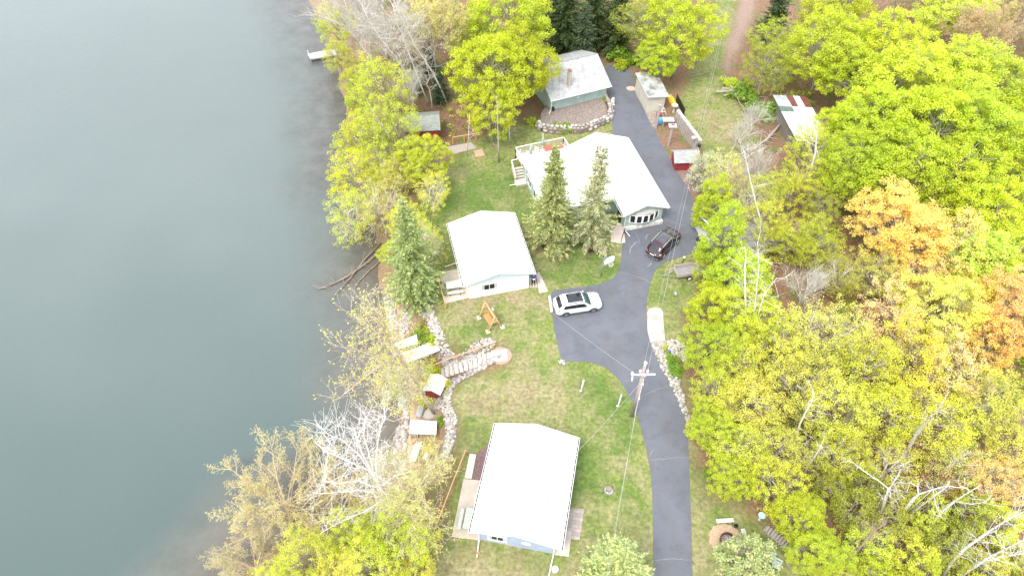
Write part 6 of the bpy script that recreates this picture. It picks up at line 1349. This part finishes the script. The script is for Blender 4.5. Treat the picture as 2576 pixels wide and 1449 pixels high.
# trees with traced stems: every point of the stem lies above the foot as nearly as its picture allows
def stem_tree(name, label, stems, r, mat, twn=40, twl=1.6, twr=.02, seed=0, base=None, group=None, cat='tree', crown=None, maxh=17, hs=None):
    K = .60 if r < .24 else .5; twr = twr*.6; rg = np.random.default_rng(seed); b0 = G(*stems[0][0]) if base is None else base; t = thing(name, label, cat, b0, group)
    allP = []
    for si, st in enumerate(stems):
        P = []
        for i, (x, y) in enumerate(st):
            if i == 0 and si == 0: P.append(b0-Vector((0,0,.1))); continue
            q = vtop(b0, x, y)
            if hs: d = ray(x, y); zz = hs[si][i]+b0.z; q = U(x, y, zz)
            P.append(q)
        rr = [max(.02, K*r*(1 if si == 0 else .55)*(1-.8*i/(len(P)-1))) for i in range(len(P))]
        MB().tube(P, rr, 8).build('trunk', mat, t, True); allP.append(P)
    if twn:
        b = MB(); TT = []
        for P in allP:
            for k in range(twn):
                u = rg.uniform(.25, 1)*(len(P)-1); i = min(len(P)-2, int(u)); p = np.array(P[i].lerp(P[i+1], u-i)); d = rg.normal(size=3); d[2] = abs(d[2])*.8+.2; d /= np.linalg.norm(d); ln = twl*rg.uniform(.4, 1.2); m_ = p+d*ln*.5+rg.normal(size=3)*.1; e = p+d*ln+rg.normal(size=3)*.15
                b.tube([p, m_, e], twr, 4, .008, cap=False); TT += [m_, e]
                for j in range(3):
                    q = m_+(e-m_)*rg.random(); e2 = q+(d+rg.normal(size=3)*.6)*ln*.45; b.tube([q, e2], twr*.5, 3, .006, cap=False); TT.append(e2)
        b.build('twigs', mat, t)
        if crown:
            me = npmesh('leaf_cluster', leaf_quads(np.array(TT), crown[1], crown[2], .10, seed+5, 1, .3), 4); me.materials.append(LEAF); o = mobj('crown', me, None, t); o.location = (0,0,0); me.transform(Matrix.Translation(-Vector(b0))); o.color = (*C_[crown[0]], 1)
    return t
def c7(*P): return [((2000+.4141*x)*.85867, (1087+.4141*y)*.85867) for x, y in P]
def c6(*P): return [((2000+.4141*x)*.85867, (550+.4141*y)*.85867) for x, y in P]
def c5(*P): return [((2000+.4141*x)*.85867, (.4141*y)*.85867) for x, y in P]
def c1(*P): return [((800+.276*x)*.85867, (.276*y)*.85867) for x, y in P]
stem_tree('birch_tree', 'twin-stemmed white birch rising right of the lime maples, bare of leaves', [c6((470,1190),(455,1000),(442,760),(440,560),(448,470),(440,420)), c6((480,1190),(500,950),(525,700),(540,560),(535,470),(530,380)), c6((480,1180),(540,880),(575,760),(640,670),(665,640)), c6((480,1190),(470,950),(478,800))], .20, BIRCH, 16, 1.6, .03, 1)
stem_tree('birch_tree', 'tall slender white birch curving up to the left across the lime trees behind the garage', [c6((608,480),(590,390),(570,290),(540,190),(510,80),(490,0),(462,-130),(440,-230),(425,-280))], .22, BIRCH, 14, 1.8, .03, 2)
stem_tree('broken_tree', 'tall broken grey trunk with a snapped white top among lime crowns', [c5((880,1480),(900,1250),(925,1130),(942,1080),(945,960),(930,900))], .30, BARKP, 16, 2.2, .045, 3)
stem_tree('birch_tree', 'broken white birch standing alone in the gap above the lower slope', [c7((780,550),(800,470),(830,370),(870,290),(910,220),(935,155)), c7((780,510),(850,512),(890,505))], .22, BIRCH, 10, 1.1, .04, 4)
stem_tree('birch_tree', 'slim white birch below the broken one, twigs spreading', [c7((860,748),(880,680),(930,610),(970,540),(990,500)), c7((850,740),(820,690),(840,640),(875,595))], .15, BIRCH, 14, 1.1, .03, 5)
stem_tree('birch_tree', 'forked white birch with one limb bending far to the left', [c7((1370,1075),(1410,980),(1450,880),(1462,820)), c7((1370,1075),(1455,830),(1380,770),(1280,705),(1210,650),(1130,610)), c7((1370,1075),(1465,850),(1475,920),(1490,985)), c7((1370,1075),(1470,820),(1510,760),(1540,700))], .24, BIRCH, 7, .9, .03, 6)
stem_tree('birch_tree', 'white birch arching to the right with hanging side limbs', [c7((1480,1105),(1530,1020),(1590,950),(1670,870),(1780,835),(1870,810),(1890,780)), c7((1480,1105),(1880,810),(1940,822),(2010,824)), c7((1480,1105),(1770,840),(1790,940),(1830,1040)), c7((1480,1105),(1670,865),(1660,815),(1610,790),(1585,860)), c7((1480,1105),(1640,880),(1560,905),(1480,900))], .26, BIRCH, 6, .8, .03, 7)
stem_tree('birch_tree', 'pale birch right of the arching one, leaning up to the right', [c7((1700,1115),(1790,1040),(1860,970),(1920,920),(2000,870),(2110,805)), c7((1700,1115),(1930,920),(2040,940),(2120,930),(2175,898))], .20, BIRCH, 8, 1.0, .03, 8)
stem_tree('birch_tree', 'thick white birch crossing diagonally at the bottom right, upper of two', [c7((1840,1449),(1900,1350),(1990,1260),(2100,1180),(2200,1110),(2300,1050),(2415,995))], .28, BIRCH, 26, 1.6, .03, 9)
stem_tree('birch_tree', 'pair of white birch stems at the bottom right corner, lower of the diagonals', [c7((1930,1475),(2050,1390),(2180,1310),(2300,1250),(2415,1190)), c7((1930,1475),(2100,1350),(2250,1310),(2415,1290))], .26, BIRCH, 20, 1.5, .03, 10)
stem_tree('dead_tree', 'broken brown trunk with fans of dead twigs in the lower wood', [c7((1150,1350),(1220,1290),(1290,1200),(1350,1130),(1440,1075))], .28, BARKB, 40, 1.2, .03, 11)
stem_tree('grey_trunked_tree', 'thick grey trunk leaning up to the right under the yellow crowns', [c7((1470,740),(1530,640),(1590,560),(1660,430),(1720,350),(1800,280),(1880,150))], .36, BARK, 14, 2.0, .05, 12, crown=('yel', 5, .4))
stem_tree('grey_trunked_tree', 'pale trunk with grey limbs rising through the yellow trees of the middle slope', [c6((845,1370),(860,1250),(870,1100),(890,1000),(930,900)), c6((845,1370),(865,1290),(940,1270),(1020,1180),(1100,1060),(1200,1010))], .30, BARK, 16, 1.8, .04, 13, crown=('yel', 5, .4))
stem_tree('grey_trunked_tree', 'forking grey trunk visible in the big lime crown of the upper wood', [c5((1830,1240),(1840,1100),(1860,1000),(1880,880),(1875,800)), c5((1830,1240),(1850,1010),(1810,920),(1740,860))], .30, BARK, 14, 1.8, .04, 14, crown=('lime', 6, .4))
for i, (pts, lb, rr) in enumerate([([(1560,1110),(1500,960),(1440,830),(1330,640),(1210,500),(1110,370),(1010,200),(960,100)], 'leftmost of the pale trunks leaning over the lake shore, crown bare', .2), ([(1660,1120),(1590,960),(1500,720),(1410,480),(1350,560),(1260,400),(1180,180)][:4]+[(1380,380),(1300,220),(1270,40)], 'second pale trunk from the left leaning towards the lake, crown bare', .2), ([(1850,1105),(1790,960),(1700,780),(1610,640),(1500,480),(1420,300),(1330,130),(1270,-20)], 'thickest pale trunk leaning towards the lake, right of the crooked one', .26), ([(1395,620),(1330,540),(1290,450),(1250,370),(1180,180),(1150,60)], 'short visible grey trunk between the pale leaning ones', .16)]):
    stem_tree('bare_tree', lb, [c1(*pts)], rr, BARKP, 75, 2.6, .028, 20+i, group='pale leaning trunks by the lake')
stem_tree('bare_tree', 'crooked s-shaped pale trunk between the leaning ones', [c1((1695,1200),(1680,1060),(1660,950),(1630,900),(1665,820),(1630,700),(1610,580))], .14, BARKP, 14, 1.4, .03, 26, group='pale leaning trunks by the lake')
tree('bare0', 935, 70, 85, 'tan', 'whitish bare crown of fine twigs over the shore, left one', GS_); tree('bare1', 1000, 110, 80, 'tan', 'whitish bare crown of fine twigs over the shore, right one', GS_); tree('bare1', 950, 10, 80, 'tan', 'whitish bare crown at the top edge by the lake', GS_); tree('bare0', 1030, 230, 45, 'tan', 'small bare grey tree above the far red shed', GS_)
stem_tree('grey_trunked_tree', 'bare grey trunk standing at the lawn edge left of the deck', [[(1255,408),(1254,370),(1252,320),(1250,240)]], .2, BARK, 6, 1.2, .03, 51, maxh=18)
stem_tree('birch_tree', 'short visible birch trunk right of the grey trunk left of the deck', [[(1283,360),(1281,330),(1279,280)]], .16, BIRCH, 5, 1.0, .03, 52, maxh=18)
stem_tree('birch_tree', 'slim birch trunk beside the boardwalk', [[(1175,393),(1178,350),(1181,290)]], .12, BIRCH, 5, 1.0, .03, 53, maxh=18)
# white tree and leaning tree by the lake
def c8(*P): return [((500+.3451*x)*.85867, (1187+.3451*y)*.85867) for x, y in P]
wb = G(*c8((1890,990))[0])
stem_tree('white_barked_tree', 'large bare white tree with a fan of limbs reaching over the lake', [c8((1890,990),(1850,880),(1790,730),(1730,600),(1660,470),(1590,330),(1560,200)), c8((1890,990),(1740,620),(1600,420),(1450,290),(1340,250),(1240,150)), c8((1890,990),(1730,600),(1680,400),(1640,250),(1650,110)), c8((1890,990),(1760,680),(1740,480),(1760,300),(1790,170),(1830,90)), c8((1890,990),(1760,700),(1600,640),(1420,660),(1300,640)), c8((1890,990),(1780,740),(1600,720),(1400,740),(1230,750)), c8((1890,990),(1800,800),(1650,900),(1450,980),(1280,1080)), c8((1890,990),(1830,830),(1760,900),(1700,1030)), c8((1890,990),(1770,700),(1900,600),(2050,560)), c8((1890,990),(1840,850),(2000,900),(2110,980)), c8((1890,990),(1700,560),(1500,470),(1340,400),(1230,320))], .30, PROTO['white0'][0].materials[0], 42, 1.5, .022, 31, group=GS_)
stem_tree('leaning_tree', 'thick grey trunk leaning from the flat boulder out over the lake beside the steps', [[(1094,1041),(1070,1005),(1046,968),(1020,925),(1003,893),(985,860),(968,830)], [(1094,1041),(1020,925),(960,905),(900,880),(845,870)], [(1094,1041),(1003,893),(940,930),(880,980),(848,1005)], [(1094,1041),(990,870),(930,820),(880,790)], [(1094,1041),(1000,895),(960,960),(945,1020)], [(1094,1041),(980,850),(950,790),(925,740)]], .34, bark('warm_grey_bark', (.46,.38,.31)), 46, 1.5, .03, 33, group=GS_, crown=('tang', 3, .13))
# fine brush of bare shrubs near the blossom tree
for x, y, r_, lb in ((1880,300,36,'grey bare shrub on the grass strip below the brush pile'), (1850,345,34,'bare twiggy shrub left of the fallen trunk'), (1920,430,48,'tangle of bare twigs behind the blossom tree'), (1870,470,45,'bare grey shrub above the white garage'), (1085,620,26,'bare twiggy shrub by the lake patio')):
    tree('bare%d' % (x % 2), x, y, r_, 'tan', lb, 'bare shrubs', zs=.8)

# undergrowth of the woods: countless low plants, one mass
g = np.random.default_rng(99)
def undergrowth(name, polys, n, seed, cols, label, zr=(.1, 1.6), nper=30, rad=.55, sz=.15):
    g = np.random.default_rng(seed); P = [polyW(p, 0) for p in polys]; C = []
    while len(C) < n:
        p = P[g.integers(len(P))]; lo, hi = p.min(0), p.max(0); q = lo+(hi-lo)*g.random((400, 2)); q = q[pin(q, p)]; C += [tuple(x) for x in q]
    C = np.array(C[:n]); C = C[C[:, 1] < 400]; H = hgt_np(C); keep = (sdist(C) > .5); C, H = C[keep], H[keep]
    dens = np.array([mnoise.noise(Vector((x*.16, y*.16, seed))) for x, y in C]); k = dens > -.12; C, H = C[k], H[k]
    for ci, c in enumerate(cols):
        s = slice(ci, None, len(cols)); Q = leaf_quads(np.column_stack([C[s], H[s]+g.uniform(*zr, len(C[s]))]), nper, rad, sz, seed+ci, .6, .5)
        me = npmesh(name, Q, 4); me.materials.append(LEAF); o = mobj(name, me, None, kind='stuff', label=label+', '+['lime green plants', 'darker green plants', 'yellow brown plants'][ci], cat='undergrowth'); o.color = (*C_[c], 1)
undergrowth('undergrowth', [[(1800,700),(1760,900),(1760,1080),(1800,1210),(1930,1290),(2010,1340),(2120,1449),(2220,1560),(2700,1560),(2700,560),(2000,600)], [(1960,180),(1930,300),(2060,330),(2050,500),(2700,600),(2700,-60),(1960,-60)]], 6200, 5, ['lime2', 'mid', 'brown'], 'low plants covering the floor of the wood on the right')
undergrowth('undergrowth', [[(800,-60),(860,200),(870,400),(950,560),(1000,560),(1080,400),(1180,330),(1330,290),(1380,130),(1560,100),(1600,-60)], [(600,1449),(800,1350),(980,1230),(1060,1240),(1100,1330),(1040,1600),(560,1600)]], 1500, 8, ['lime2', 'mid', 'brown'], 'low plants on the shaded lake bank', (.05, .9), 26, .42, .14)
undergrowth('undergrowth', [[(1010,600),(1090,640),(1100,740),(1060,780),(1010,760),(985,700)], [(1005,780),(1060,760),(1090,860),(1040,850)], [(1040,940),(1100,950),(1090,1010),(1050,1000)]], 150, 9, ['lime2', 'mid', 'brown'], 'garden plants on the bank below the white cottage', (.05, .4), 24, .3, .11)

# the wood goes on beyond the clearing's far side: one mass of crowns
g = np.random.default_rng(123); C = np.column_stack([g.uniform(-22, 150, 2600), g.uniform(122, 210, 2600)]); C = C[sdist(C) > 4]
dm = np.array([mnoise.noise(Vector((x*.09, y*.09, 2))) for x, y in C]); Hh = 4+7*np.clip(dm+.45, 0, 1)*g.uniform(.5, 1, len(C))
me = npmesh('distant_wood', leaf_quads(np.column_stack([C, Hh]), 60, 2.2, .5, 7, .8, .4), 4); me.materials.append(LEAF)
o = mobj('distant_wood', me, None, kind='stuff', label='far wood continuing behind the clearing and the leafy track', cat='wood'); o.color = (.50, .60, .06, 1)
